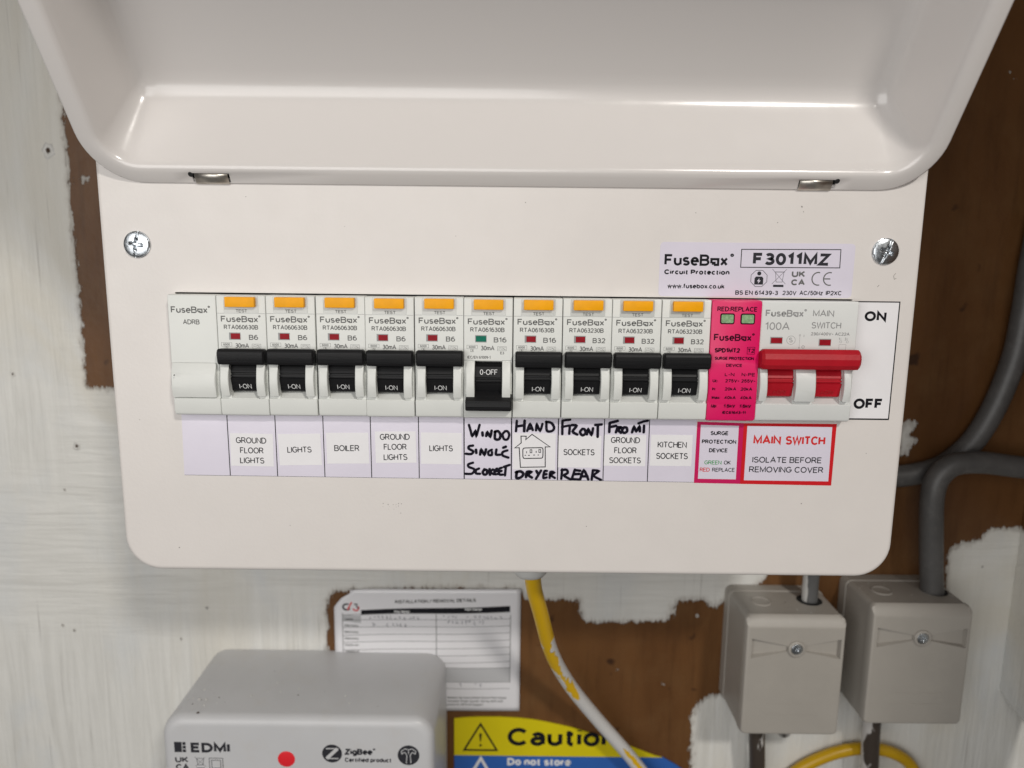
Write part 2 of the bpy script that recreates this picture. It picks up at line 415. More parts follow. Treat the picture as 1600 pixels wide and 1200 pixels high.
LIFT = [0]
def text(mb, s, x, z, h, wt=0.13, wd=1.0, track=None, y=0.0, mi=0, width=None, align='l', rot=0.0, jit=0.0, cap='butt', shear=0.0, track_fit=True):
    """baseline-left at x, z; h is the cap height; wt the stroke weight as a share of h; width squeezes it to fit"""
    wt = wt * 1.3 + 0.006
    if track is None: track = wt * 0.85 + 0.075
    t = h * wt
    if width:
        w0 = text_w(s, h, wd, track)
        k = (width - t) / max(w0, 1e-6); wd *= k; track *= k
    W = text_w(s, h, wd, track)
    ox = {'l': t / 2, 'c': -W / 2, 'r': -W - t / 2}[align]
    cx = ox; hh = h - t
    cr, sr = cos(rot), sin(rot)
    for c in s:
        if c == ' ': cx += .36 * wd * h; continue
        gw, st = G[c]
        jx = random.uniform(-jit, jit) * h; jz = random.uniform(-jit, jit) * h
        for k in st:
            pts = []
            for a, b in k:
                px = cx + a * wd * h + shear * b * h + jx; pz = t / 2 + b * hh + jz
                if jit: px += random.uniform(-jit, jit) * h * .5; pz += random.uniform(-jit, jit) * h * .5
                pts.append((x + px * cr - pz * sr, z + px * sr + pz * cr))
            LIFT[0] = (LIFT[0] + 1) % 9
            ribbon(mb, pts, t, y - 0.0016 * LIFT[0], mi, cap)
        cx += gw * wd * h + track * h

HAND = {'socket': [[(-15.22, -60.58), (-14.58, -62.79), (-13.98, -64.82), (-12.81, -62.95), (-12.44, -64.71), (-11.81, -62.7), (-11.22, -60.53)], [(-10.15, -63.45), (-10.03, -64.59)], [(-8.7, -64.76), (-8.29, -63.34), (-7.19, -64.96), (-6.69, -62.7)], [(-5.34, -63.0), (-5.38, -65.78), (-3.81, -65.95), (-3.37, -64.21), (-4.28, -62.86), (-5.49, -63.18)], [(-1.66, -62.89), (-2.55, -64.14), (-1.94, -65.93), (-0.64, -65.91), (-0.05, -64.11), (-0.76, -62.88), (-1.66, -62.89)], [(-13.7, -68.54), (-15.21, -68.87), (-15.21, -69.8), (-13.61, -70.78), (-14.36, -71.82), (-16.33, -71.75)], [(-12.55, -70.15), (-12.42, -71.39)], [(-10.97, -72.0), (-10.58, -70.12), (-9.36, -72.04), (-8.77, -69.95)], [(-6.56, -70.08), (-7.77, -70.78), (-7.76, -72.03), (-6.61, -72.14), (-6.49, -71.01)], [(-4.83, -70.0), (-4.97, -71.87), (-3.46, -71.98)], [(-1.31, -68.84), (-2.21, -69.22)], [(-0.69, -70.26), (-2.44, -70.97), (-2.43, -72.28), (-0.27, -73.07)], [(-13.69, -75.22), (-15.42, -75.86), (-15.21, -76.9), (-13.14, -77.82), (-14.05, -79.49), (-16.54, -79.58)], [(-11.41, -77.48), (-12.53, -78.12), (-12.47, -79.38), (-11.01, -79.52)], [(-9.34, -77.78), (-9.94, -78.88), (-9.42, -79.82), (-8.42, -79.5), (-8.4, -78.17), (-9.34, -77.78)], [(-7.36, -77.66), (-7.2, -79.86)], [(-6.09, -77.74), (-7.05, -78.79), (-5.77, -79.66)], [(-4.57, -77.41), (-5.48, -78.27), (-5.29, -79.62), (-4.07, -79.45)], [(-5.23, -78.52), (-4.32, -78.35)], [(-2.81, -77.07), (-3.78, -77.62), (-3.64, -79.63), (-2.42, -79.74)], [(-3.71, -78.5), (-2.86, -78.33)], [(-1.23, -76.74), (-1.51, -80.05)], [(-1.96, -76.72), (0.16, -75.94)]], 'hand': [[(2.75, -58.84), (2.49, -62.79)], [(5.66, -58.81), (5.57, -62.75)], [(2.77, -60.93), (5.48, -60.5)], [(6.71, -62.65), (7.73, -60.02), (8.81, -62.32)], [(7.15, -61.81), (8.5, -61.61)], [(10.02, -62.4), (10.28, -60.14), (11.53, -62.5), (12.38, -59.91)], [(13.87, -59.18), (14.12, -62.47), (16.04, -62.55), (16.8, -61.21), (15.68, -59.47), (13.72, -59.09)], [(3.04, -78.58), (2.85, -80.95), (4.53, -80.77), (5.48, -79.41), (4.34, -78.41), (2.62, -78.81)], [(6.5, -80.65), (6.84, -78.63), (8.45, -78.62), (7.25, -79.7), (8.73, -80.82)], [(10.42, -78.19), (11.14, -79.44)], [(12.15, -78.01), (10.32, -81.24)], [(14.37, -78.14), (13.46, -78.31), (13.11, -80.83), (14.33, -80.69)], [(13.24, -79.57), (14.24, -79.4)], [(15.49, -80.87), (15.75, -78.54), (17.15, -78.77), (15.98, -79.73), (17.47, -80.85)]], 'frontrear': [[(19.87, -58.66), (19.93, -63.74)], [(19.93, -58.53), (22.72, -58.13)], [(19.77, -60.96), (22.56, -60.35)], [(22.71, -60.62), (22.54, -63.56)], [(23.37, -60.22), (25.18, -60.5), (23.82, -62.68), (25.56, -63.83)], [(27.46, -61.65), (26.59, -62.89), (27.53, -64.12), (28.71, -63.24), (28.25, -61.83), (27.46, -61.65)], [(29.18, -63.73), (29.64, -61.78), (30.9, -63.84), (31.43, -61.36)], [(33.21, -60.36), (33.27, -64.61)], [(32.23, -60.06), (34.63, -59.85)], [(20.19, -77.45), (19.91, -81.14)], [(19.99, -77.77), (21.81, -77.59), (22.29, -78.84), (20.95, -79.86), (23.42, -81.35)], [(25.0, -77.49), (23.96, -81.09)], [(25.15, -77.71), (26.98, -77.91)], [(24.89, -79.29), (26.77, -79.17)], [(24.02, -81.22), (26.83, -81.38)], [(27.13, -81.31), (28.41, -77.77), (30.18, -81.28)], [(27.8, -80.1), (29.84, -80.08)], [(31.84, -77.79), (31.49, -81.33)], [(31.84, -77.64), (34.04, -77.99), (32.2, -79.74), (34.99, -81.41)]], 'front': [[(37.63, -59.38), (37.58, -62.71)], [(37.68, -59.23), (40.6, -58.43)], [(37.67, -60.83), (40.06, -60.34)], [(40.62, -60.95), (40.09, -62.81)], [(40.62, -60.83), (42.04, -60.94), (40.87, -61.81), (41.96, -62.97)], [(43.15, -60.86), (42.38, -62.04), (43.17, -63.02), (44.26, -62.39), (44.06, -61.04), (43.15, -60.86)], [(46.17, -62.74), (46.84, -60.67), (47.72, -62.29), (48.85, -60.55), (49.1, -62.34)], [(50.58, -60.17), (50.53, -62.69)], [(48.44, -59.27), (50.22, -58.57), (51.86, -58.25)]], 'house': [(2.12, -69.3), (4.51, -67.32), (4.39, -64.68), (6.38, -64.72), (6.21, -66.06), (8.54, -63.96), (15.41, -68.75), (13.6, -68.77), (13.74, -76.58), (4.33, -76.84), (3.78, -69.19), (2.12, -69.3)], 'plate': [(5.15, -69.95), (5.44, -69.39), (6.05, -69.26), (12.09, -69.07), (12.64, -69.25), (12.8, -69.87), (12.78, -72.36), (12.61, -72.99), (12.16, -73.18), (5.95, -73.37), (5.4, -73.19), (5.21, -72.6), (5.15, -69.95)], 'pins': [[(6.43, -70.56), (6.73, -70.56), (6.74, -71.31), (6.44, -71.31)], [(10.05, -70.36), (10.36, -70.36), (10.37, -71.11), (10.07, -71.11)], [(5.87, -71.97), (6.42, -71.96), (6.42, -72.28), (5.87, -72.28)], [(7.17, -71.96), (7.84, -71.95), (7.84, -72.26), (7.18, -72.27)], [(9.11, -71.84), (9.78, -71.83), (9.78, -72.15), (9.11, -72.15)], [(10.74, -71.79), (11.29, -71.79), (11.29, -72.1), (10.75, -72.1)]], 'sw': [[(7.9, -69.92), (8.57, -69.91), (8.58, -71.1), (7.92, -71.11), (7.9, -69.92)], [(11.23, -69.79), (11.89, -69.78), (11.91, -70.97), (11.24, -70.98), (11.23, -69.79)]]}
# ================================================================ the wall behind
WY = 105.0
X0W = -219.5
PAINT = [
    # big brushed-on white area: left column, everything low on the left, the band under the fuse board
    [(-900, 700), (X0W, 700), (X0W, -66.3), (60, -66.3), (140, -66.3), (140.7, -168.2), (124, -179.5), (117, -181.5), (113.2, -185.5), (109.7, -184),
     (106.7, -180.8), (92.8, -181.7), (90.8, -184), (88.4, -193), (72, -194), (51, -195), (41.5, -193.6), (38.5, -189), (38, -181.8), (9, -182),
     (6.2, -176), (-32, -175.6), (-67, -176.5), (-94.9, -178.2), (-98.5, -184), (-99, -210), (-101, -300), (-101, -700), (-900, -700)],
    [(104.4, -700), (104.4, -286), (102.6, -252), (107, -241), (113, -236.5), (121, -236), (133, -242), (144, -222), (215, -222), (241.7, -202), (238, -185),
     (237.1, -167), (236.5, -152), (240, -147), (252.5, -144), (257.8, -137), (275.7, -137.3), (900, -137), (900, -700)],
    [(204, -80), (213, -80), (210, -87), (214, -90), (209, -98), (204, -99)],
    [(85, -228.2), (86.4, -228.6), (86.8, -230.8), (85.6, -231)], [(60, -222), (62.4, -222), (62.6, -223.2), (60.5, -223.4)],
    [(90, -187), (92.2, -186.5), (92.5, -188.6), (90.5, -189)],
    [(238, 94), (241, 93), (242.5, 90.5), (240, 92)], [(-216, 38), (-209, 40), (-208, 37), (-214, 35.5)],
]
def sdf(x, z):
    best = 1e9; inside = False
    for poly in PAINT:
        n = len(poly); ins = False; d = 1e9
        for i in range(n):
            ax, az = poly[i]; bx, bz = poly[(i + 1) % n]
            ex, ez = bx - ax, bz - az
            t = max(0, min(1, ((x - ax) * ex + (z - az) * ez) / (ex * ex + ez * ez)))
            d = min(d, (x - ax - t * ex) ** 2 + (z - az - t * ez) ** 2)
            if (az > z) != (bz > z) and x < (bx - ax) * (z - az) / (bz - az) + ax: ins = not ins
        inside = inside or ins
        best = min(best, math.sqrt(d))
    return best if inside else -best

def wall_material():
    m = bpy.data.materials.new("painted_board"); m.use_nodes = True
    nt = m.node_tree; N = nt.nodes; L = nt.links; b = N["Principled BSDF"]
    geo = N.new("ShaderNodeNewGeometry")
    def mapn(sc, rot=(0, 0, 0)):
        q = N.new("ShaderNodeMapping"); q.inputs["Scale"].default_value = sc; q.inputs["Rotation"].default_value = rot
        L.new(geo.outputs["Position"], q.inputs[0]); return q.outputs[0]
    def nz(v, scale, det=4, ro=0.6, dist=0.0):
        n = N.new("ShaderNodeTexNoise"); n.inputs["Scale"].default_value = scale; n.inputs["Detail"].default_value = det
        n.inputs["Roughness"].default_value = ro; n.inputs["Distortion"].default_value = dist; L.new(v, n.inputs["Vector"]); return n.outputs["Fac"]
    def mr(v, a, c, lo=0.0, hi=1.0):
        r = N.new("ShaderNodeMapRange"); r.inputs["From Min"].default_value = a; r.inputs["From Max"].default_value = c
        r.inputs["To Min"].default_value = lo; r.inputs["To Max"].default_value = hi; L.new(v, r.inputs["Value"]); return r.outputs[0]
    def mth(op, a, c):
        q = N.new("ShaderNodeMath"); q.operation = op
        for i, s in enumerate((a, c)):
            if isinstance(s, (int, float)): q.inputs[i].default_value = s
            else: L.new(s, q.inputs[i])
        return q.outputs[0]
    def mixc(a, c, f):
        x = N.new("ShaderNodeMix"); x.data_type = 'RGBA'
        for k, s in (("A", a), ("B", c)):
            if isinstance(s, tuple): x.inputs[k].default_value = (*s, 1)
            else: L.new(s, x.inputs[k])
        L.new(f, x.inputs["Factor"]); return x.outputs["Result"]
    def mixf(a, c, f):
        x = N.new("ShaderNodeMix"); x.data_type = 'FLOAT'; L.new(a, x.inputs["A"]); L.new(c, x.inputs["B"]); L.new(f, x.inputs["Factor"]); return x.outputs["Result"]
    p0 = mapn((1, 1, 1))
    # ragged edge
    at = N.new("ShaderNodeAttribute"); at.attribute_name = "paint"
    bristle = nz(mapn((1, 1, 0.22)), 900, 3, 0.7)
    e = mth('ADD', at.outputs["Fac"], mr(bristle, 0.25, 0.75, -1.6, 1.6))
    e = mth('ADD', e, mr(nz(p0, 170, 4, 0.6), 0.25, 0.75, -1.3, 1.3))
    mask = mr(e, -0.25, 0.35)
    # board: worn brown varnished plywood
    brown = mixc((0.135, 0.060, 0.020), (0.098, 0.041, 0.013), mr(nz(mapn((1, 1, 0.3)), 16, 4, 0.6, 0.6), 0.35, 0.65))
    brown = mixc(brown, (0.150, 0.078, 0.031), mr(nz(p0, 28, 5, 0.65), 0.5, 0.8, 0, 0.7))
    brown = mixc(brown, (0.045, 0.018, 0.006), mr(nz(mapn((1, 1, 0.12)), 190, 3, 0.6), 0.5, 0.85, 0, 0.5))
    brown = mixc(brown, (0.035, 0.015, 0.007), mr(nz(p0, 75, 2, 0.5), 0.70, 0.76, 0, 0.9))
    # brush strokes, patches brushed up-down and patches brushed across
    sv = nz(mapn((1, 1, 0.05), (0, 0.08, 0)), 210, 5, 0.58, 1.4)
    sh = nz(mapn((0.06, 1, 1), (0, 0.20, 0)), 190, 5, 0.58, 1.8)
    sx = N.new("ShaderNodeSeparateXYZ"); L.new(geo.outputs["Position"], sx.inputs[0])
    wob = mr(nz(p0, 9, 3, 0.5), 0.3, 0.7, -0.05, 0.05)
    pz = mth('ADD', sx.outputs[2], wob)
    zone = mth('MULTIPLY', mr(pz, -0.21, -0.15), mr(pz, -0.09, -0.055, 1.0, 0.0))
    st = mixf(sv, sh, zone)
    white = mixc((0.70, 0.69, 0.655), (0.61, 0.60, 0.565), mr(st, 0.36, 0.70))
    white = mixc(white, (0.60, 0.615, 0.62), mr(nz(mapn((1, 1, 0.5)), 22, 4, 0.6, 0.5), 0.5, 0.7, 0, 0.75))
    white = mixc(white, (0.62, 0.59, 0.52), mr(nz(mapn((1, 1, 0.4)), 13, 4, 0.6, 1.2), 0.48, 0.66, 0, 0.75))
    thin = mth('MULTIPLY', mr(st, 0.56, 0.80), mr(nz(p0, 20, 3, 0.6), 0.45, 0.65, 0, 0.38))
    white = mixc(white, (0.48, 0.46, 0.43), thin)
    scr = mth('MULTIPLY', mr(nz(mapn((1, 1, 0.025), (0, 0.1, 0)), 600, 3, 0.5, 0.3), 0.64, 0.72), mr(nz(p0, 14, 2), 0.45, 0.6, 0, 0.55))
    white = mixc(white, (0.28, 0.26, 0.24), scr)
    nearedge = mr(e, 0.2, 3.5, 0.35, 0.0)
    white = mixc(white, (0.33, 0.27, 0.22), nearedge)
    L.new(mixc(brown, white, mask), b.inputs["Base Color"])
    L.new(mr(mask, 0, 1, 0.42, 0.48), b.inputs["Roughness"])
    b.inputs["Specular IOR Level"].default_value = 0.28
    lip = mr(e, 0.0, 1.8, 1.6, 0.0)
    h = mth('ADD', mth('MULTIPLY', mask, mth('ADD', lip, 2.0)), mth('MULTIPLY', mth('MULTIPLY', st, mask), 1.5))
    h = mth('ADD', h, mth('MULTIPLY', nz(p0, 60, 4, 0.6), 1.2))
    bp = N.new("ShaderNodeBump"); bp.inputs["Strength"].default_value = 0.6; bp.inputs["Distance"].default_value = 0.0007
    L.new(h, bp.inputs["Height"]); L.new(bp.outputs[0], b.inputs["Normal"])
    return m
MT['wall'] = wall_material()

def axis(fine0, fine1, step, far):
    a = [far[0], (far[0] + fine0) / 2]; x = fine0
    while x < fine1 + 1e-6: a.append(x); x += step
    return a + [(far[1] + fine1) / 2, far[1]]
xs = axis(-330, 330, 3.0, (-800, 800)); zs = axis(-330, 160, 3.0, (-600, 600))
mb = MB(); vs = []; att = []
for z in zs:
    for x in xs:
        vs.append((x, WY, z))
        d = sdf(x, z); att.append(max(-20, min(20, d)))
nx = len(xs)
fs = [(j * nx + i, j * nx + i + 1, (j + 1) * nx + i + 1, (j + 1) * nx + i) for j in range(len(zs) - 1) for i in range(nx - 1)]
mb.add(vs, fs, 0, att)
wall = mb.build("wall", MT['wall'], smooth=60, attname="paint"); tag(wall, kind='structure')

def dent(x, z, r, parent, deep=True):
    """old screw hole or nail hole with a raised lip of paint"""
    b = MB(); y = WY - 0.15
    rings = []
    n = 14; ph = [random.uniform(0.75, 1.25) for _ in range(n)]
    for rr_, yy in ((1.7, 0.14), (1.3, -0.22), (0.95, -0.18), (0.6, 0.02)):
        rings.append([(x + r * rr_ * ph[k] * cos(2 * pi * k / n), y + yy, z + r * rr_ * ph[(k + 3) % n] * 1.25 * sin(2 * pi * k / n)) for k in range(n)])
    b.loft(rings, True, False, False, 0)
    b.add(rings[-1], [tuple(range(n))], 1)
    o = b.build("screw_hole", [MT['filler'], MT['holedark']], parent, smooth=60, fix=True)
    return o
MT['filler'] = mat("thick_white_paint", (0.62, 0.605, 0.57), 0.4, var=0.2, vscale=300)
MT['holedark'] = mat("hole_shadow_wood", (0.05, 0.028, 0.015), 0.8)
for x, z, r in ((-228.9, 51.8, 2.0), (-257.7, -60, 0.9), (-227.9, -98, 1.3), (-164.8, -188.4, 0.55), (-236.5, -122, 0.5), (-238.5, -202.4, 0.6),
                (-244.5, -199.5, 0.6), (-180, -206.7, 0.5), (256, -160, 0.4), (103.5, -189.8, 0.6)):
    dent(x, z, r, wall)

# timber side board at the right edge, extended forward out of view to add shade
mb = MB()
mb.prism_x([(-10, 260), (WY - 0.2, 260), (WY - 0.2, -232), (70, -243), (20, -262), (-10, -272)], 274, 292, 0.8)
mb.att = [sdf(250, v[2]) if v[2] > -150 else 5.0 for v in mb.v]
side = MB()
zz = [260, 100, 0, -60, -100, -128, -133, -138, -143, -160, -200, -232]
rings = []
for z in zz:
    rings.append([(x, y, z - (0.28 * (WY - y) if z < -210 else 0)) for x, y in ((274, WY - 0.2), (274, 60), (274, 20), (274.4, -239.6), (275, -240), (292, -240), (292, WY - 0.2))])
side.loft(rings, True, True, True)
side.att = [(5.0 if v[2] < -148 else max(-20, -137 - v[2])) for v in side.v]
o = side.build("side_board", MT['wall'], None, smooth=30, fix=True, attname="paint")
tag(o, "upright timber board at the far right edge, brown above and white painted below", "board")

# unseen board added above the view to shade the upper wall
mb = MB(); mb.box(-560, 273, -175, WY - 0.3, 178, 196)
o = mb.build("shade_board", MT['wall'], None, attname="paint"); tag(o, kind='structure')

# ================================================================ the fuse board
cu = thing("fuse_board", "white metal fuse board with its lid lifted open above a row of switches", "fuse board", (0, WY, -119.7))
PW = 148.3; ZB = -119.7; ZT = 38.0; HZ = 26.0
CX0, CX1, CZ0, CZ1 = -122.6, 124.8, -57.6, -12.15
# front cover: outline lofted back from the front face, opening cut in the front face
def cover_outline(ins):
    r = 13.5 - ins
    pts = []
    for cx, cz, a in ((PW - 13.5, ZB + 13.5, -90), (-(PW - 13.5), ZB + 13.5, 180)):
        seg = [(cx + r * cos(radians(a + 90 * k / 10)), cz + r * sin(radians(a + 90 * k / 10))) for k in range(11)]
        pts.append(seg)
    return pts[1][:] + pts[0][:] + [(PW - ins, ZT - ins), (-(PW - ins), ZT - ins)]
bm = bmesh.new()
def ring(pts, y): return [bm.verts.new((x, y, z)) for x, z in pts]
prof = [(0.0, 28.0), (0.0, 1.6), (0.25, 0.75), (0.75, 0.22), (1.5, 0.0), (2.0, 0.0)]
rings = [ring(cover_outline(i), y) for i, y in prof]
n = len(rings[0])
for a, b in zip(rings, rings[1:]):
    for i in range(n): bm.faces.new((a[i], a[(i + 1) % n], b[(i + 1) % n], b[i]))
op = [(CX0, CZ0), (CX1, CZ0), (CX1, CZ1), (CX0, CZ1)]
hole = ring(op, 0.0); hback = ring(op, 1.2)
eds = []
for loop in (rings[-1], hole):
    for i in range(len(loop)):
        e = bm.edges.get((loop[i], loop[(i + 1) % len(loop)])) or bm.edges.new((loop[i], loop[(i + 1) % len(loop)]))
        eds.append(e)
bmesh.ops.triangle_fill(bm, use_beauty=True, use_dissolve=False, edges=eds)
for i in range(4): bm.faces.new((hole[i], hole[(i + 1) % 4], hback[(i + 1) % 4], hback[i]))
bmesh.ops.recalc_face_normals(bm, faces=bm.faces)
mb = MB(); mb.bm(bm)
o = mb.build("cover_panel", MT['cover'], cu, smooth=35)
# make sure the flat front faces the room
me = o.data
if sum(p.normal.y * p.area for p in me.polygons if abs(p.center.y * 1000 - (0 - WY)) < 0.01) > 0:
    me.flip_normals()

# enclosure behind the cover
mb = MB()
def enc(ins, top):
    r = 12.5
    q = cover_outline(ins + 1.2)
    return [(x, z if z < 20 else top + 10) for x, z in q]
rings = []
for ins, y, top in ((0.2, 1.9, 24.0), (0.2, 26, 27.0), (0.4, 60, 40), (0.4, WY - 0.5, 50)):
    rings.append([(x, y, z) for x, z in enc(ins, top)])
mb.loft(rings, True, False, True)
mb.build("enclosure", MT['shell'], cu, smooth=30, fix=True)
# blackness behind the opening
mb = MB(); mb.box(CX0 - 1, CX1 + 1, 20, 21, CZ0 - 2, CZ1 + 3); mb.build("cavity_back", MT['dark'], cu)

# ---- screws on the cover
def screw(x, z, y, R, rot, parent, name="screw", slot=True, mt='zinc', drop=1.5):
    mb = MB(); n = 44; idx = {}; vs = []
    def h(u, v):
        rr_ = hypot(u, v)
        base = drop * math.sqrt(max(0.0, 1 - (rr_ * 0.93) ** 2)) * 0.72 + drop * 0.28
        if rr_ > 0.96: base *= 0.6
        a, b = u * cos(rot) + v * sin(rot), -u * sin(rot) + v * cos(rot)
        t = max(0.0, 1 - rr_ / 0.52)
        cr = 0.0
        for p, q in ((a, b), (b, a)):
            wdt = 0.13
            if abs(p) < wdt and abs(q) < 0.52: cr = max(cr, min(1.0, (wdt - abs(p)) / 0.05) * min(1, 0.35 + 1.6 * t))
        if slot and abs(b) < 0.085 and rr_ < 1.0: cr = max(cr, min(1.0, (0.085 - abs(b)) / 0.03) * 0.42)
        return base - cr * drop * 0.75
    for i in range(n + 1):
        for j in range(n + 1):
            u, v = -1 + 2 * i / n, -1 + 2 * j / n
            # square grid pulled onto the disc
            uu_, vv_ = u * math.sqrt(1 - v * v / 2), v * math.sqrt(1 - u * u / 2)
            vs.append((x + R * uu_, y - h(uu_, vv_), z + R * vv_))
    fs = [(i * (n + 1) + j, (i + 1) * (n + 1) + j, (i + 1) * (n + 1) + j + 1, i * (n + 1) + j + 1) for i in range(n) for j in range(n)]
    mb.add(vs, fs)
    # skirt down to the surface
    rim = [i * (n + 1) for i in range(n)] + [n * (n + 1) + j for j in range(n)] + [i * (n + 1) + n for i in range(n, 0, -1)] + [j for j in range(n, 0, -1)]
    r1 = [vs[i] for i in rim]; r2 = [(p[0], y + 0.3, p[2]) for p in r1]
    mb.loft([r1, r2], True)
    return mb.build(name, MT[mt], parent, smooth=50, fix=True)
s1 = screw(-135.0, 4.8, 0, 4.75, radians(80), cu); s2 = screw(135.0, 5.1, 0, 4.75, radians(68), cu)

# ---- dust specks, scuffs and a faint pencil mark on the cover
mb = MB()
def fleck(x, z, r, y=-0.03):
    n = 6; mb.poly([(x + r * cos(2 * pi * k / n) * random.uniform(.5, 1.4), z + r * sin(2 * pi * k / n) * random.uniform(.5, 1.4)) for k in range(n)], y)
for k in range(16): fleck(-43.6 + random.gauss(0, 2.0), -92.6 + random.gauss(0, 1.1), random.uniform(.08, .2))
for x, z, r in ((103.8, 20.6, .35), (95.5, 14.9, .25), (104.5, 18.8, .22), (-120, -40, .2), (-60, 12, .18), (30, -100, .2), (112, -90, .22), (135, -70, .2), (-139, -60, .18), (66, 18, .2), (-95, 22, .2), (139, 30, .25), (5, 21, .2), (-20, 9, .16), (-84, -101, .2)): fleck(x, z, r)
ribbon(mb, [(139.6, -2.6), (138.9, -3.6), (139.3, -4.8), (140.0, -4.4)], 0.18, -0.03); ribbon(mb, [(134.0, -6.9), (133.4, -7.6)], 0.2, -0.03)
MT['scuff'] = mat("scuff_grey", (0.25, 0.23, 0.21), 0.6)
o = mb.build("scuff_marks", MT['scuff'], cu); o['kind'] = 'stuff'

# ---- the lid: a pressed tray seen from inside, hinged along its lower edge
TH = radians(35); TS, TC = sin(TH), cos(TH)
def lid_pt(x, v, wv): return (x, -v * TS + wv * TC - 0.35, HZ + v * TC + wv * TS)
LH = 112.0; LW = 148.4
SLOTS = [(-113.2, -99.6), (101.2, 114.6)]
bx = sorted([-128, -120, -113.2, -99.6, -60, -20, 20, 60, 101.2, 114.6, 120, 128])
def lid_ring(ix, ih, r, wv):
    x0, x1, v0, v1 = -LW + ix, LW - ix, ih, LH - ix
    pts = []
    nn = 12
    def arc(cx, cv, a): return [(cx + r * cos(radians(a + 90 * k / nn)), cv + r * sin(radians(a + 90 * k / nn))) for k in range(nn + 1)]
    pts += arc(x0 + r, v0 + r, 180)
    lo, hi = x0 + r, x1 - r
    for q in bx: pts.append((max(lo + 0.01 * (q + 200), min(hi - 0.01 * (200 - q), q)), v0))
    pts += arc(x1 - r, v0 + r, -90)
    for q in (0.25, 0.5, 0.75): pts.append((x1, v0 + r + (v1 - v0 - 2 * r) * q))
    pts += arc(x1 - r, v1 - r, 0)
    for q in (0.2, 0.4, 0.6, 0.8): pts.append((x1 - r + (x0 - x1 + 2 * r) * q, v1))
    pts += arc(x0 + r, v1 - r, 90)
    for q in (0.75, 0.5, 0.25): pts.append((x0, v0 + r + (v1 - v0 - 2 * r) * q))
    return [lid_pt(a, b, wv) for a, b in pts]
spec = [(0.0, 0.0, 19.0, 0.9), (0.25, 0.2, 18.8, 0.35), (0.8, 0.6, 18.3, 0.05), (1.0, 0.8, 18.0, 0.0), (3.4, 4.4, 15.5, 0.0), (5.2, 5.8, 13.5, 0.05), (6.2, 6.6, 12.3, 0.4), (7.2, 7.4, 11.0, 1.3),
        (7.9, 8.1, 10.0, 2.8), (8.6, 9.2, 9.0, 4.6), (11.4, 14.6, 7.2, 12.4), (13.8, 19.4, 5.6, 19.2), (14.6, 20.8, 5.0, 21.3), (15.6, 22.4, 4.6, 23.0), (17.2, 24.6, 4.4, 24.3), (19.6, 27.4, 4.2, 24.95), (23.0, 31.0, 4.0, 25.05),
        (40.0, 45.0, 3.0, 25.05), (56, 52, 1.0, 25.05)]
rings = [lid_ring(*q) for q in spec]
n = len(rings[0]); vs = [p for r in rings for p in r]; fs = []
i0 = 13                                     # first bottom-edge break point
cut = set()
for a, b in SLOTS:
    cut.add(i0 + bx.index(a) if a in bx else -1)
for k in range(len(rings) - 1):
    for i in range(n):
        j = (i + 1) % n
        if k == 3 and (i - i0) in (bx.index(-113.2), bx.index(101.2)): continue
        fs.append((k * n + i, k * n + j, (k + 1) * n + j, (k + 1) * n + i))
fs.append(tuple((len(rings) - 1) * n + i for i in range(n)))
mb = MB(); mb.add(vs, fs)
lid = mb.build("lid", MT['lid'], cu, smooth=60, fix=True)
me = lid.data
big = max(me.polygons, key=lambda p: p.area)
if big.normal.y > 0: me.flip_normals()
me.set_sharp_from_angle(angle=radians(60))
so = lid.modifiers.new("thickness", 'SOLIDIFY'); so.thickness = 0.0011; so.offset = -1
# dark gap inside the hinge slots and the bent steel tabs of the cover
for (a, b), sgn in zip(SLOTS, (1, -1)):
    mb = MB()
    A = [lid_pt(a - 1.4, 0.7, 1.6), lid_pt(b + 1.4, 0.7, 1.6), lid_pt(b + 1.4, 5.6, 1.6), lid_pt(a - 1.4, 5.6, 1.6)]
    mb.add(A, [(0, 1, 2, 3)])
    mb.build("slot_shadow", MT['dark'], lid)
    mb = MB()
    t0, t1 = (a + 1.3, b - 0.7) if sgn > 0 else (a + 0.4, b - 1.6)
    pr = [(4.3, 1.2), (4.1, 0.1), (3.7, -0.3), (2.6, -0.42), (1.2, -0.42), (0.4, -0.25), (-0.1, 0.4), (-0.2, 1.2)]
    rr_ = [[lid_pt(x, v, wv) for v, wv in pr] for x in (t0, (t0 + t1) / 2, t1)]
    mb.loft(rr_, False)
    t = mb.build("hinge_tab", MT['steel'], lid, smooth=60, fix=True)
    md = t.modifiers.new("thickness", 'SOLIDIFY'); md.thickness = 0.0006
    # rounded relief hole at the slot's outer end
    mb = MB(); cx = a if sgn > 0 else b
    pts = [lid_pt(cx + 0.9 * cos(2 * pi * k / 14), 3.9 + 0.95 * sin(2 * pi * k / 14), -0.03) for k in range(14)]
    mb.add(pts, [tuple(range(14))]); mb.build("relief_hole", MT['dark'], lid, fix=True)

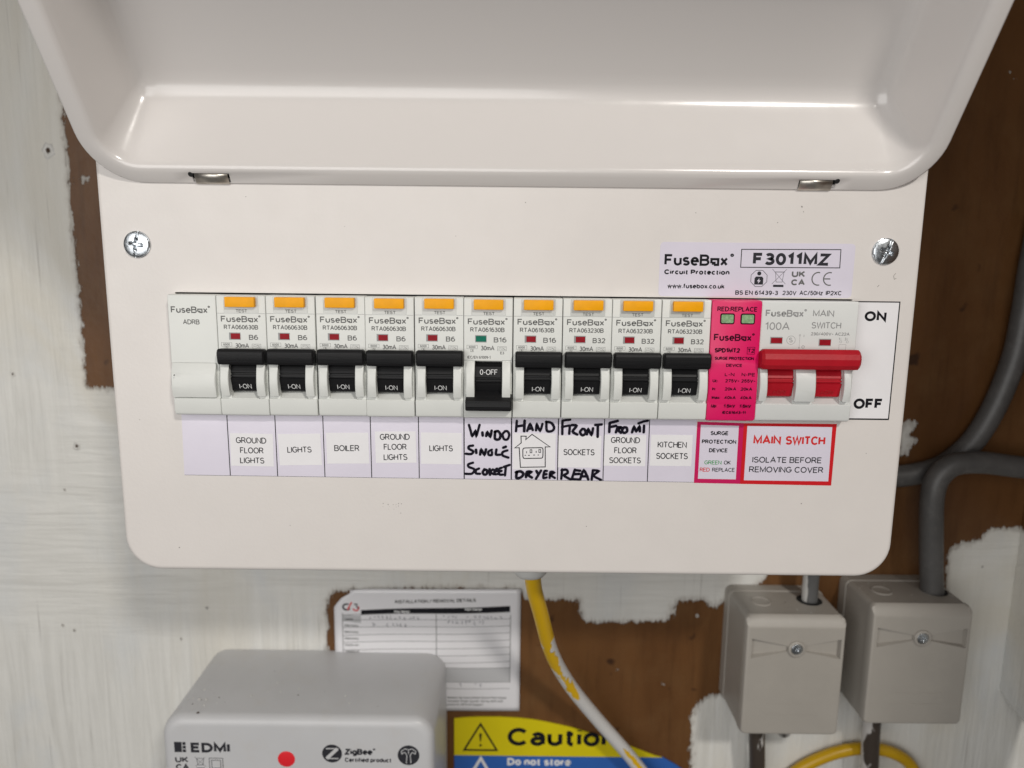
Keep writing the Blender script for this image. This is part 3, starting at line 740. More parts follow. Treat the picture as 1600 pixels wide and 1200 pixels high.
# ================================================================ switch modules in the opening
MX0, PITCHM, MZT, MZB = -105.7, 17.8, -12.75, -56.9
YF = -5.0
def front_profile(kind):
    """side profile (y, z) of the flat parts of a module, front first, from the top down"""
    b = 40
    return [(b, MZT), (YF + 0.7, MZT), (YF + 0.2, MZT - 0.2), (YF, MZT - 0.7)]
def P_upper(z1): return [(30, MZT), (YF + 0.7, MZT), (YF + 0.2, MZT - 0.2), (YF, MZT - 0.7), (YF, z1), (30, z1)]
ZC = MZT - 22.7                       # crease above the switch opening
ZL = -50.4                            # crease below it
def P_lower(): return [(30, ZL), (YF - 0.35, ZL), (YF - 0.55, ZL - 0.25), (YF - 0.25, MZB + 1.4), (YF + 0.1, MZB + 0.5), (YF + 0.9, MZB), (30, MZB)]
def P_cheek():
    pts = [(2, ZC - 0.4)]
    for k in range(13):
        t = k / 12; z = (ZC - 0.4) + (-49.1 - (ZC - 0.4)) * t
        pts.append((YF - 0.15 - 2.6 * sin(pi * min(1, t * 0.80 + 0.02)) ** 0.8, z))
    pts.append((2, -49.1)); return pts
def P_mid(): return [(30, ZC), (YF, ZC), (YF, ZL), (30, ZL)]

def housing_single(w=17.55):
    mb = MB()
    mb.prism_x(P_upper(ZC + 0.02), 0, w, 0.18)
    mb.prism_x([(30, ZC), (YF + 0.15, ZC), (YF + 0.15, ZL), (30, ZL)], 0.02, 3.98, 0.1)
    mb.prism_x([(30, ZC), (YF + 0.15, ZC), (YF + 0.15, ZL), (30, ZL)], 13.97, w - 0.02, 0.1)
    mb.prism_x(P_lower(), 0, w, 0.18)
    mb.prism_x(P_cheek(), 0.95, 3.95, 0.22); mb.prism_x(P_cheek(), 14.0, 17.0, 0.22)
    # chin below the drum, lintel above, back of the recess
    mb.prism_x([(20, -48.0), (YF + 3.2, -48.0), (YF - 0.2, ZL + 0.15), (YF - 0.2, ZL), (20, ZL)], 3.99, 13.96, 0.05)
    mb.prism_x([(20, ZC), (YF + 2.2, ZC), (YF + 5.5, -38.4), (20, -38.4)], 3.99, 13.96, 0.0)
    # small notches cut beside the chin
    return mb

def drum_profile(on, cy=2.7, cz=-42.4, r=8.3):
    """moulded face of the switch drum: flats, two ribs and a lettered band"""
    pts = []
    if on: marks = [(58, 0), (30, 0), (28, 0), (12, -.1), (10.5, -.7), (7.5, -.7), (6.5, -.05), (2.5, -.05), (1.5, -.7), (-.5, -.7), (-2, .15), (-36, .3), (-44, -.3), (-60, -2)]
    else: marks = [(62, -2), (50, -.3), (33, .25), (6, .15), (4, -.7), (1.5, -.7), (.5, -.05), (-3.5, -.05), (-4.5, -.7), (-7, -.7), (-8.5, 0), (-26, 0), (-34, 0), (-60, 0)]
    for a, d in marks:
        pts.append((cy - (r + d) * cos(radians(a)), cz + (r + d) * sin(radians(a))))
    return [(cy, cz + r * 0.8)] + pts + [(cy, cz - r * 0.8)]

def bar_profile(on):
    if on: return [(-1.0, -35.0), (-4.6, -32.4), (-6.0, -31.8), (-8.6, -31.75), (-9.25, -32.6), (-9.4, -33.2), (-9.2, -36.3), (-8.7, -37.3), (-5.6, -37.8), (-3.5, -38.6), (-1.0, -39.0)]
    return [(-1.0, -46.4), (-4.4, -47.4), (-7.0, -48.6), (-8.4, -49.1), (-9.2, -49.7), (-9.4, -51.8), (-8.9, -52.1), (-9.2, -52.5), (-9.0, -53.3), (-6.5, -53.8), (-5.6, -52.4), (-1.0, -50.0)]

def toggle_mesh(on, x0=4.05, x1=13.9, bx0=0.75, bx1=17.5, b=0.45):
    mb = MB()
    mb.prism_x(drum_profile(on), x0, x1, 0.12)
    if on: arm = [(-1, -36), (-6.5, -34), (-8, -35), (-6.5, -37), (-3.0, -39.2)]
    else: arm = [(-2.0, -45.6), (-5.8, -47.6), (-8.0, -49.0), (-7, -50.5), (-1, -51)]
    mb.prism_x(arm, x0 + 0.15, x1 - 0.15, 0.1)
    mb.prism_x(bar_profile(on), bx0, bx1, b)
    zs_ = [-33.3 - .42 * k for k in range(8)] if on else [-50.1, -50.6, -51.1, -51.6]
    for z in zs_:
        yb = -9.38 + max(0, (-z - 33.2)) * 0.062 if on else -9.22
        mb.prism_x([(yb + .1, z - .1), (yb - .13, z - .02), (yb - .13, z + .04), (yb + .1, z + .1)], bx0 + b + .05, bx1 - b - .05, 0.02)
    return mb

mesh_cache = {}
def shared(key, fn, parent):
    """part whose mesh is shared by all alike parts"""
    if key not in mesh_cache: mesh_cache[key] = fn()
    ob = bpy.data.objects.new(key.split('|')[0], mesh_cache[key]); COL.objects.link(ob); ob.parent = parent
    return ob

def mk_housing(): return housing_single().mesh("housing", MT['plastic'], smooth=30)
def mk_button():
    mb = MB(); mb.bbox(3.6, 14.2, YF - 1.9, YF + 3, MZT - 4.15, MZT - 0.55, 0.35)
    mb.box(8.85, 8.95, YF - 1.96, YF - 1.5, MZT - 3.7, MZT - 2.4)
    return mb.mesh("test_button", MT['orange'], smooth=40)
def mk_surround():
    mb = MB(); mb.slab(rrect(2.6, 15.0, MZT - 6.45, MZT - 0.25, 0.3, 3), YF - 0.16, YF + 0.5)
    return mb.mesh("button_surround", MT['ghost'], smooth=30)
def mk_groove():
    mb = MB(); t = 0.06
    for x0, x1 in ((0.1, 2.6), (15.0, 17.45)): mb.box(x0, x1, YF - 0.02, YF + .1, MZT - 6.5 - t, MZT - 6.5 + t)
    for x0, x1 in ((0.3, 3.7), (13.9, 17.3)): mb.box(x0, x1, YF - 0.02, YF + .1, ZC + 0.1, ZC + 0.22)
    return mb.mesh("moulding_line", MT['paleink'])
def mk_flag(green, x0=4.0, x1=8.3, zt=13.3, zb=16.1, cov=0.0, side=0):
    def f():
        mb = MB()
        z0, z1 = MZT - zb, MZT - zt
        mb.box(x0, x1, YF - 0.06, YF + .2, z0, z1, 0)                                      # pale frame round the window
        mb.poly([(x0 + .12, z0 + .12), (x1 - .12, z0 + .12), (x1 - .12, z1 - .12), (x0 + .12, z1 - .12)], YF - 0.10, 2)
        mb.poly([(x0 + .35 + cov, z0 + .35), (x1 - .22, z0 + .35), (x1 - .22, z1 - .4), (x0 + .35 + cov, z1 - .4)], YF - 0.12, 1)
        return mb.mesh("status_flag", [MT['ghost'], MT['flaggreen'] if green else MT['flagred'], MT['paleink']])
    return f

def ac_symbols(mb, y, e3=True):
    t = 0.09
    def fr(x0, x1, z0, z1): ribbon(mb, [(x0, z0), (x1, z0), (x1, z1), (x0, z1), (x0, z0)], t, y)
    z = MZT
    fr(1.1, 4.9, z - 18.4, z - 17.1); text(mb, "6000", 3.0, z - 18.15, 0.8, 0.14, y=y, align='c', width=None)
    fr(2.4, 3.5, z - 19.5, z - 18.42); text(mb, "3", 2.95, z - 19.35, 0.8, 0.14, y=y, align='c')
    fr(12.2, 15.4, z - 19.0, z - 17.5)
    ribbon(mb, [(12.5, z - 18.1), (13.2, z - 17.75), (14.2, z - 18.1), (15.1, z - 17.8)], t, y - .003)
    ribbon(mb, [(12.5, z - 18.6), (13.2, z - 18.25), (14.2, z - 18.7), (15.1, z - 18.4)], t, y - .006)
    ribbon(mb, [(14.0, z - 17.7), (15.0, z - 18.8)], t, y - .009)
    if e3: text(mb, "E3", 13.9, z - 20.3, 0.95, 0.14, y=y, align='c')

def fusebox(mb, x, z, h, width, y, wt=0.13, mi=0):
    wt = min(wt, 0.145)
    text(mb, "FuseB#x", x, z, h, wt, y=y, width=width, mi=mi)
    text(mb, "@", x + width + h * 0.05, z + h * 0.10, h * 1.0, 0.09, y=y, mi=mi)

def mk_print(model, rating, off):
    def f():
        mb = MB(); y = YF - 0.02; z = MZT
        text(mb, "TEST", 9.0, z - 6.15, 1.15, 0.13, y=YF - 0.18, align='c', width=None, wd=1.15)
        fusebox(mb, 1.4, z - 9.65, 2.25, 13.4, y)
        text(mb, model, 2.3, z - 12.25, 1.65, 0.13, y=y, width=12.4)
        text(mb, rating, 10.8 if len(rating) > 2 else 11.2, z - 16.0, 1.85, 0.13, y=y, width=4.6 if len(rating) > 2 else 3.3)
        text(mb, "30mA", 6.1, z - 18.95, 1.7, 0.125, y=y, width=5.0)
        ac_symbols(mb, y)
        if off: text(mb, "IEC/EN 61009-1", 1.3, z - 22.0, 1.05, 0.13, y=y, width=8.4)
        return mb.mesh("printed_lettering", MT['greyink'])
    return f
def band_pt(cy, cz, r, s):            # arc length along the drum
    return s
def mk_toggle_print(on):
    """white moulded lettering lying on the lettered band of the drum"""
    def f():
        mb = MB()
        text(mb, "I-ON" if on else "0-OFF", 9.2 if on else 9.1, 0, 2.0, 0.085, align='c', width=None, wd=.92)
        cy, cz, r = 2.7, -42.4, 8.3 + 0.36
        a0 = radians(-29.5 if on else 12.5)
        vs = []
        for x, y, z in mb.v:
            a = a0 + z / r
            rr2 = r - y * 0.5
            vs.append((x, cy - rr2 * cos(a), cz + rr2 * sin(a)))
        mb.v = vs
        return mb.mesh("raised_lettering", MT['whiteink'])
    return f

CIRC = [
    ("RTA060630B", "B6", True, "first breaker with a black lever, next to the blank module"),
    ("RTA060630B", "B6", True, "black lever breaker above the left LIGHTS label"),
    ("RTA060630B", "B6", True, "black lever breaker above the BOILER label"),
    ("RTA060630B", "B6", True, "black lever breaker fourth from the blank module, above the second GROUND FLOOR LIGHTS label"),
    ("RTA060630B", "B6", True, "black lever breaker marked B6, just left of the switched-off breaker"),
    ("RTA061630B", "B16", False, "breaker switched off, lever down and green flag showing"),
    ("RTA061630B", "B16", True, "black lever breaker marked B16 with a red flag, lever up, above the HAND DRYER label"),
    ("RTA063230B", "B32", True, "black lever breaker marked B32 above the handwritten FRONT REAR label"),
    ("RTA063230B", "B32", True, "middle one of the three breakers marked B32"),
    ("RTA063230B", "B32", True, "black lever breaker marked B32 touching the magenta module"),
]
for i, (model, rating, on, lab) in enumerate(CIRC):
    t = thing("circuit_breaker", lab, "circuit breaker", (MX0 + i * PITCHM, 0, 0), "circuit breakers with orange test buttons")
    shared("housing", mk_housing, t)
    sur = shared("button_surround", mk_surround, t)
    shared("test_button", mk_button, t)
    shared("moulding_line", mk_groove, t)
    shared("status_flag|%s" % on, mk_flag(not on, cov=0.35 if i < 3 else 0.0), t)
    shared("printed_lettering|%s%s%s" % (model, rating, on), mk_print(model, rating, not on), t)
    tg = shared("switch_lever|%s" % on, lambda: toggle_mesh(on).mesh("switch_lever", MT['black'], smooth=25), t)
    shared("raised_lettering|%s" % on, mk_toggle_print(on), tg)
    t.rotation_euler.y = radians(random.uniform(-0.12, 0.12)); t.location.y += random.uniform(-0.00012, 0.00012)
    t.location.z += random.uniform(-0.00006, 0.00006); t.location.x += random.uniform(-0.00005, 0.00005)

# ---- blank module
t = thing("blank_module", "blank white module without a lever, leftmost in the row of breakers", "blank module", (MX0 - PITCHM, 0, 0))
mb = MB(); w_ = 17.3; x_ = 0.45
mb.prism_x(P_upper(ZC - 1.9), x_ - 0.2, w_ + 0.25, 0.2)
mb.prism_x([(30, ZC - 1.9), (YF + 0.3, ZC - 1.9), (YF + 0.3, ZL), (30, ZL)], x_ - 0.15, w_ + 0.2, 0.1)
mb.prism_x(P_lower(), x_, w_ + 0.25, 0.2)
pts = [(2, ZC - 2.0)]
for k in range(15):
    q = k / 14; z = (ZC - 2.0) + (-49.9 - (ZC - 2.0)) * q
    pts.append((YF - 0.1 - 2.0 * sin(pi * min(1, q * 0.80 + 0.02)) ** 0.8, z))
pts.append((2, -49.9)); mb.prism_x(pts, x_ + 0.2, 16.6, 0.35)
mb.build("housing", MT['plastic'], None, smooth=30).parent = t
mb = MB(); fusebox(mb, 1.3, MZT - 6.6, 2.35, 13.2, YF - 0.02); text(mb, "ADRB", 5.4, MZT - 10.7, 1.8, 0.12, y=YF - 0.02, width=6.0)
o = mb.build("printed_lettering", MT['greyink'], None); o.parent = t
mb = MB(); mb.lathe_y(2.6, -41.5, [(0.001, -8.75), (0.22, -8.7), (0.25, -8.3)], 10); o = mb.build("moulding_dot", MT['greyink'], None, fix=True); o.parent = t

# ---- surge protection module
SX = MX0 + 10 * PITCHM
t = thing("surge_module", "bright magenta surge protection module between the breakers and the red main switch", "surge protector", (SX, 0, 0))
mb = MB()
YS = YF - 0.9
mb.prism_x([(30, MZT + .1), (YS + 0.8, MZT + .1), (YS + 0.2, MZT - 0.2), (YS, MZT - 0.9), (YS - 0.1, -34), (YS - 0.5, -36), (YS - 0.5, -49.5), (YS - 0.1, -51), (YS, MZB + 1.2), (YS + 0.3, MZB + 0.4), (YS + 1.0, MZB), (30, MZB)], -0.05, 17.7, 0.45)
o = mb.build("housing", MT['pink'], None, smooth=30); o.parent = t
for wx in (2.9, 10.2):
    mb = MB(); mb.slab(rrect(wx, wx + 5.2, MZT - 8.5, MZT - 4.6, 0.7, 4), YS - 0.1, YS + 1)
    mb.slab(rrect(wx + .45, wx + 4.75, MZT - 8.05, MZT - 5.05, 0.4, 3), YS - 0.22, YS + 1, 1)
    o = mb.build("status_window", [MT['fadeink'], MT['window']], None, smooth=30, fix=True); o.parent = t
mb = MB(); y = YS - 0.03; z = MZT
text(mb, "RED:REPLACE", 1.7, z - 3.95, 1.75, 0.15, y=y, width=14.4)
fusebox(mb, 1.0, z - 14.5, 2.5, 13.6, y - 0.12, 0.18)
text(mb, "SPD1MT2", 1.5, z - 18.75, 1.65, 0.19, y=y - 0.15, width=9.2)
ribbon(mb, [(13.3, z - 19.2), (16.0, z - 19.2), (16.0, z - 16.7), (13.3, z - 16.7), (13.3, z - 19.2)], 0.14, y - 0.15); text(mb, "T2", 14.65, z - 18.7, 1.5, 0.16, y=y - 0.15, align='c')
text(mb, "SURGE PROTECTION", 1.7, z - 21.4, 1.15, 0.17, y=y - 0.20, width=14.2)
y = YS - 0.55
text(mb, "DEVICE", 8.8, z - 23.9, 1.15, 0.17, y=y, align='c', wd=1.1)
text(mb, "L-N", 5.6, z - 27.3, 1.25, 0.15, y=y, width=3.5); text(mb, "N-PE", 11.7, z - 27.3, 1.25, 0.15, y=y, width=4.9)
for zz_, a, b, c in ((29.6, "Uc:", "275V~", "255V~"), (32.6, "In:", "20kA", "20kA"), (35.8, "Imax:", "40kA", "40kA"), (38.9, "Up:", "1.5kV", "1.5kV")):
    yy = y if zz_ < 36.7 else YS - 0.55
    text(mb, a, 1.3, z - zz_, 1.2, 0.16, y=yy, wd=.9, track=.2); text(mb, b, 5.9, z - zz_, 1.2, 0.17, y=yy, width=4.2 if '~' not in b else 5.2); text(mb, c, 11.7, z - zz_, 1.2, 0.17, y=yy, width=4.2 if '~' not in c else 5.2)
text(mb, "IEC61643-11", 5.6, z - 41.3, 1.05, 0.17, y=YS - 0.25, width=8.6)
o = mb.build("printed_lettering", MT['fadeink'], None); o.parent = t

# ---- main switch
QX = MX0 + 11 * PITCHM
t = thing("main_switch", "double width main switch with a long red lever", "main switch", (QX, 0, 0))
mb = MB(); w_ = 34.9
mb.prism_x(P_upper(ZC + 0.9), 0, w_, 0.2)
SLO = [(3.3, 13.4), (20.8, 30.9)]
for a, b in ((0.02, 3.3), (13.4, 20.8), (30.9, w_ - 0.02)):
    mb.prism_x([(30, ZC + .88), (YF + 0.15, ZC + .88), (YF + 0.15, ZL), (30, ZL)], a, b, 0.1)
mb.prism_x(P_lower(), 0, w_, 0.2)
for a, b in ((0.5, 3.2), (13.5, 20.7), (31.0, 33.6)): mb.prism_x(P_cheek(), a, b, 0.3)
for a, b in SLO:
    mb.prism_x([(20, -48.0), (YF + 3.2, -48.0), (YF - 0.2, ZL + 0.15), (YF - 0.2, ZL), (20, ZL)], a + .01, b - .01, 0.05)
    mb.prism_x([(20, ZC + .88), (YF + 2.2, ZC + .88), (YF + 5.5, -38.4), (20, -38.4)], a + .01, b - .01, 0.0)
o = mb.build("housing", MT['plastic2'], None, smooth=30); o.parent = t
mb = MB()
for a, b in SLO:
    mb.prism_x(drum_profile(True), a + .1, b - .1, 0.1)
    mb.prism_x([(-1, -35), (-6.5, -33), (-8, -34), (-6.5, -36), (-3, -39)], a + .3, b - .3, 0.1)
bp_ = [(-1, -33.5), (-4.5, -31.2), (-6.2, -30.0), (-8.6, -29.8), (-10.0, -31.3), (-10.5, -33.2), (-10.2, -35.4), (-9.2, -36.9), (-6.0, -37.5), (-2, -38.2)]
mb.prism_x(bp_, -0.1, 35.4, 0.9)
lv = mb.build("switch_lever", MT['red'], None, smooth=14); lv.parent = t
mb = MB()
for a, b in SLO: text(mb, "I-ON", (a + b) / 2 + .2, 0, 1.8, 0.11, align='c')
cy, cz, r = 2.7, -42.4, 8.66
mb.v = [(x, cy - (r - y * .5) * cos(radians(-29.0) + z / r), cz + (r - y * .5) * sin(radians(-29.0) + z / r)) for x, y, z in mb.v]
MT['reddark'] = mat("red_moulded_lettering", (0.40, 0.012, 0.018), 0.5)
o = mb.build("raised_lettering", MT['reddark'], None); o.parent = lv
shared("status_flag|m1", mk_flag(False, 3.8, 8.4, 12.9, 15.6), t); shared("status_flag|m2", mk_flag(False, 21.4, 26.0, 13.4, 16.2), t)
mb = MB(); y = YF - 0.02; z = MZT
fusebox(mb, 1.6, z - 5.7, 2.5, 13.7, y, 0.16); text(mb, "100A", 1.7, z - 10.5, 2.8, 0.1, y=y, width=8.9)
text(mb, "MAIN", 18.6, z - 5.5, 2.35, 0.11, y=y, width=7.6); text(mb, "SWITCH", 18.4, z - 9.8, 2.35, 0.11, y=y, width=10.7)
text(mb, "230/400V~ AC22A", 18.4, z - 12.3, 1.15, 0.15, y=y, width=14.0)
ribbon(mb, AR(11.4, z - 14.1, 1.55, 1.55, 0, 360), .13, y); text(mb, "S", 11.4, z - 14.9, 1.7, 0.1, y=y - .01, align='c', shear=-.1)
ribbon(mb, [(14.5, z - 17.2), (14.5, z - 11.9)], .09, y); ribbon(mb, [(14.2, z - 12.6), (14.5, z - 11.9), (14.8, z - 12.6)], .09, y - .02); ribbon(mb, [(14.2, z - 16.5), (14.5, z - 17.2), (14.8, z - 16.5)], .09, y - .02)
text(mb, "I", 15.9, z - 13.0, 1.0, 0.12, y=y); text(mb, "O", 15.4, z - 17.1, 1.15, 0.12, y=y)
text(mb, "1", 28.6, z - 14.0, 1.0, 0.12, y=y); text(mb, "3", 30.7, z - 14.0, 1.0, 0.12, y=y)
for xx in (29.4, 31.8):
    ribbon(mb, [(xx, z - 13.1), (xx, z - 14.0)], .09, y); ribbon(mb, AR(xx, z - 14.5, .4, .4, 0, 360, 30), .09, y - .02)
ribbon(mb, [(28.9, z - 15.5), (31.4, z - 15.5), (31.4, z - 17.4), (28.9, z - 17.4), (28.9, z - 15.5)], .09, y)
ribbon(mb, [(28.4, z - 17.9), (28.9, z - 17.4)], .09, y - .02); ribbon(mb, [(30.4, z - 18.2), (30.9, z - 17.5)], .09, y - .02)
o = mb.build("printed_lettering", MT['paleink'], None); o.parent = t

# ================================================================ stickers on the cover
YL = -0.14
def sheet(parent, pts, y, mt, name="sheet", y1=None, mi=0):
    mb = MB(); mb.slab(pts, y, (0.0 if y1 is None else y1)); return mb.build(name, mt if isinstance(mt, list) else MT[mt], parent)
def quad(x0, x1, z0, z1, rot=0.0):
    cx, cz = (x0 + x1) / 2, (z0 + z1) / 2
    return [(cx + (x - cx) * cos(rot) - (z - cz) * sin(rot), cz + (x - cx) * sin(rot) + (z - cz) * cos(rot)) for x, z in ((x0, z0), (x1, z0), (x1, z1), (x0, z1))]

t = thing("circuit_chart", "long glossy lilac paper strip with ruled cells stuck below the breakers", "label strip", (-26, 0, -70))
sheet(t, [(-123.5, -81.35), (70.5, -82.1), (70.3, -57.2), (-123.1, -57.2)], -0.06, 'chart', "paper_strip")
mb = MB()
for k, x in enumerate((-106.0, -88.0, -70.0, -52.2, -34.1, -17.0, 0.9, 18.5, 35.8, 52.7)):
    tw = 0.21 if k not in (5, 6, 7) else 0.27
    ribbon(mb, [(x - 0.1, -57.3), (x, -81.3 - k * 0.07)], tw * 1.7, -0.075)
ribbon(mb, [(-123.4, -81.25), (70.4, -82.0)], 0.12, -0.072)
mb.build("ruled_line", MT['ink2'], t)
def handwriting(name, key, y, wts):
    mb = MB()
    for k, st in enumerate(HAND[key]):
        # thicken and soften the strokes
        P = [Vector(p) for p in st]; Q = []
        for i in range(len(P) - 1):
            a, b, c, d = P[max(i - 1, 0)], P[i], P[i + 1], P[min(i + 2, len(P) - 1)]
            for q in range(4):
                q /= 4; Q.append(0.5 * ((2 * b) + (c - a) * q + (2 * a - 5 * b + 4 * c - d) * q * q + (3 * b - a - 3 * c + d) * q ** 3))
        Q.append(P[-1]); LIFT[0] += 1
        ribbon(mb, [(p.x, p.y) for p in Q], wts * random.uniform(0.92, 1.08), y - 0.0025 * k, 0, 'round')
    return mb.build(name, MT['marker'], t)
for key in ('socket', 'hand', 'frontrear', 'front'): handwriting("handwriting", key, -0.20, 1.02)

def lines(mb, rows, y, h, wt, mi=0):
    for s, x, z, wd_, m_ in rows: text(mb, s, x, z, h, wt, y=y, width=wd_, mi=m_)
STK = [
    ("white sticker reading GROUND FLOOR LIGHTS, nearest the blank cell of the strip", (-105.3, -89.2, -77.5, -64.8, -0.6), [("GROUND", -103.2, -68.6, 11.5), ("FLOOR", -101.8, -72.5, 8.9), ("LIGHTS", -102.0, -76.4, 9.2)]),
    ("white sticker reading LIGHTS, between a GROUND FLOOR LIGHTS sticker and BOILER", (-87.1, -71.1, -76.9, -64.7, 1.2), [("LIGHTS", -83.9, -72.1, 9.2)]),
    ("white sticker reading BOILER", (-69.0, -53.1, -76.1, -64.1, 0.8), [("BOILER", -66.1, -71.3, 9.5)]),
    ("white sticker reading GROUND FLOOR LIGHTS, immediately right of BOILER", (-50.6, -35.2, -75.6, -63.4, 1.0), [("GROUND", -48.8, -66.75, 11.3), ("FLOOR", -47.4, -70.6, 8.7), ("LIGHTS", -47.5, -74.6, 9.0)]),
    ("white sticker reading LIGHTS, just left of the handwritten WINDO cell", (-33.3, -18.0, -75.9, -63.7, -0.3), [("LIGHTS", -30.2, -70.9, 8.9)]),
    ("white sticker with a drawing of a house and a double socket", (1.4, 17.5, -77.7, -63.6, 0.0), []),
    ("white sticker reading only SOCKETS, between the handwritten words FRONT and REAR", (18.6, 34.7, -76.7, -64.3, 0.0), [("SOCKETS", 20.5, -71.9, 11.8)]),
    ("white sticker reading GROUND FLOOR SOCKETS", (35.9, 51.6, -75.9, -63.8, 0.0), [("GROUND", 38.3, -67.0, 11.0), ("FLOOR", 39.7, -70.95, 8.5), ("SOCKETS", 37.9, -74.85, 12.0)]),
    ("white sticker reading KITCHEN SOCKETS", (53.4, 69.1, -75.7, -63.6, 0.0), [("KITCHEN", 56.0, -68.6, 11.0), ("SOCKETS", 55.6, -73.0, 12.0)]),
]
for lab, (x0, x1, z0, z1, rot), rows in STK:
    t2 = thing("circuit_label", lab, "sticker", ((x0 + x1) / 2, 0, (z0 + z1) / 2), "white stickers naming the circuits")
    sheet(t2, quad(x0, x1, z0, z1, radians(rot)), YL, 'paper', "paper_sheet", -0.065)
    mb = MB()
    if rows:
        for s, x, z, wd_ in rows: text(mb, s, x, z, 2.35 if 'K' not in s or len(rows) > 2 else 2.4, 0.105, y=YL - 0.012, width=wd_, rot=radians(rot) * .8)
        mb.build("printed_lettering", MT['ink'], t2)
    else:
        y = YL - 0.012
        ribbon(mb, HAND['house'], 0.36, y); ribbon(mb, HAND['plate'], 0.36, y - .01)
        for p in HAND['pins']: mb.poly(p, y - .004)
        for p in HAND['sw']: ribbon(mb, p, 0.26, y - .006)
        mb.build("house_drawing", MT['ink'], t2)

# warning label: magenta-framed and red-framed panels on one sticker each
t = thing("surge_label", "magenta framed sticker reading SURGE PROTECTION DEVICE, GREEN OK, RED REPLACE", "sticker", (79, 0, -70))
sheet(t, [(70.45, -82.25), (88.0, -82.45), (88.0, -58.8), (70.55, -58.4)], -0.10, 'pinkprint', "frame_print")
sheet(t, [(71.9, -80.6), (86.3, -80.7), (86.2, -59.85), (71.9, -59.6)], -0.12, 'chart', "paper_sheet", -0.09)
mb = MB(); y = -0.135
lines(mb, [("SURGE", 75.7, -63.55, 6.8, 0), ("PROTECTION", 72.6, -66.85, 13.0, 0), ("DEVICE", 75.5, -70.2, 7.1, 0)], y, 1.6, 0.17)
lines(mb, [("GREEN", 74.0, -74.95, 6.5, 1), ("OK", 81.4, -74.95, 2.6, 0), ("RED", 72.4, -77.8, 3.8, 2), ("REPLACE", 77.1, -77.8, 8.6, 0)], y, 1.6, 0.12)
mb.build("printed_lettering", [MT['ink'], MT['greenink'], MT['redink']], t)
t = thing("main_switch_label", "red framed sticker reading MAIN SWITCH, ISOLATE BEFORE REMOVING COVER", "sticker", (105, 0, -70))
sheet(t, [(88.02, -82.45), (122.75, -82.75), (122.9, -58.75), (88.02, -58.8)], -0.10, 'redprint', "frame_print")
sheet(t, [(89.4, -81.0), (121.5, -81.1), (121.3, -59.95), (89.4, -59.85)], -0.12, 'chart', "paper_sheet", -0.09)
mb = MB()
lines(mb, [("MAIN", 92.0, -66.85, 10.4, 1), ("SWITCH", 104.1, -66.95, 15.0, 1)], y, 3.4, 0.16)
lines(mb, [("ISOLATE BEFORE", 92.1, -74.05, 26.3, 0), ("REMOVING COVER", 91.1, -77.85, 28.2, 0)], y, 2.35, 0.12)
mb.build("printed_lettering", [MT['ink2'], MT['redink']], t)

# on / off label
t = thing("switch_position_label", "white label with black border reading ON above OFF, right of the main switch", "sticker", (134, 0, -35))
sheet(t, [(125.5, -57.0), (142.2, -57.0), (142.2, -12.9), (125.5, -12.9)], -0.08, 'paper', "paper_sheet")
mb = MB(); y = -0.10
ribbon(mb, [(125.5, -13.0), (142.1, -13.0), (142.1, -56.6)], 0.42, y); ribbon(mb, [(125.5, -56.75), (142.25, -56.75)], 0.55, y - .01)
text(mb, "ON", 129.7, -20.1, 3.7, 0.19, y=y, width=8.0); text(mb, "OFF", 128.5, -52.9, 4.0, 0.19, y=y, width=11.0)
mb.build("printed_lettering", MT['ink'], t)

# rating label
t = thing("rating_label", "glossy lilac rating label with the maker's name and F3011MZ in a box", "sticker", (89, 0, -2))
sheet(t, rrect(53.8, 124.2, -11.7, 7.7, 1.4, 4), -0.08, 'chart', "paper_sheet")
mb = MB(); y = -0.10
text(mb, "FuseB#x", 55.5, -0.7, 4.1, 0.155, y=y, width=23.0); text(mb, "@", 79.2, 0.1, 3.6, 0.1, y=y)
text(mb, "Circuit Protection", 55.6, -3.85, 1.8, 0.20, y=y, width=23.7)
text(mb, "www.fusebox.co.uk", 57.0, -8.85, 1.7, 0.165, y=y, width=20.8)
ribbon(mb, [(83.2, -1.05), (119.1, -0.9), (119.0, 5.6), (83.2, 5.35), (83.2, -1.05)], 0.3, y)
text(mb, "F3011MZ", 87.5, -0.2, 4.4, 0.19, y=y, width=27.8, mi=1)
# installer octagon
oc = [(90.1 + 3.15 * cos(radians(22.5 + 45 * k)), -5.0 + 3.15 * sin(radians(22.5 + 45 * k))) for k in range(9)]
ribbon(mb, oc, 0.17, y); mb.poly([(90.1 + .75 * cos(2 * pi * k / 12), -3.2 + .75 * sin(2 * pi * k / 12)) for k in range(12)], y, 1)
mb.poly([(88.5, -7.2), (88.5, -4.9), (89.0, -4.3), (91.2, -4.3), (91.7, -4.9), (91.7, -7.2)], y, 1); mb.poly([(90.3, -4.9), (89.4, -6.0), (90.0, -6.0), (89.8, -6.9), (90.8, -5.7), (90.2, -5.7)], y - .01, 3)
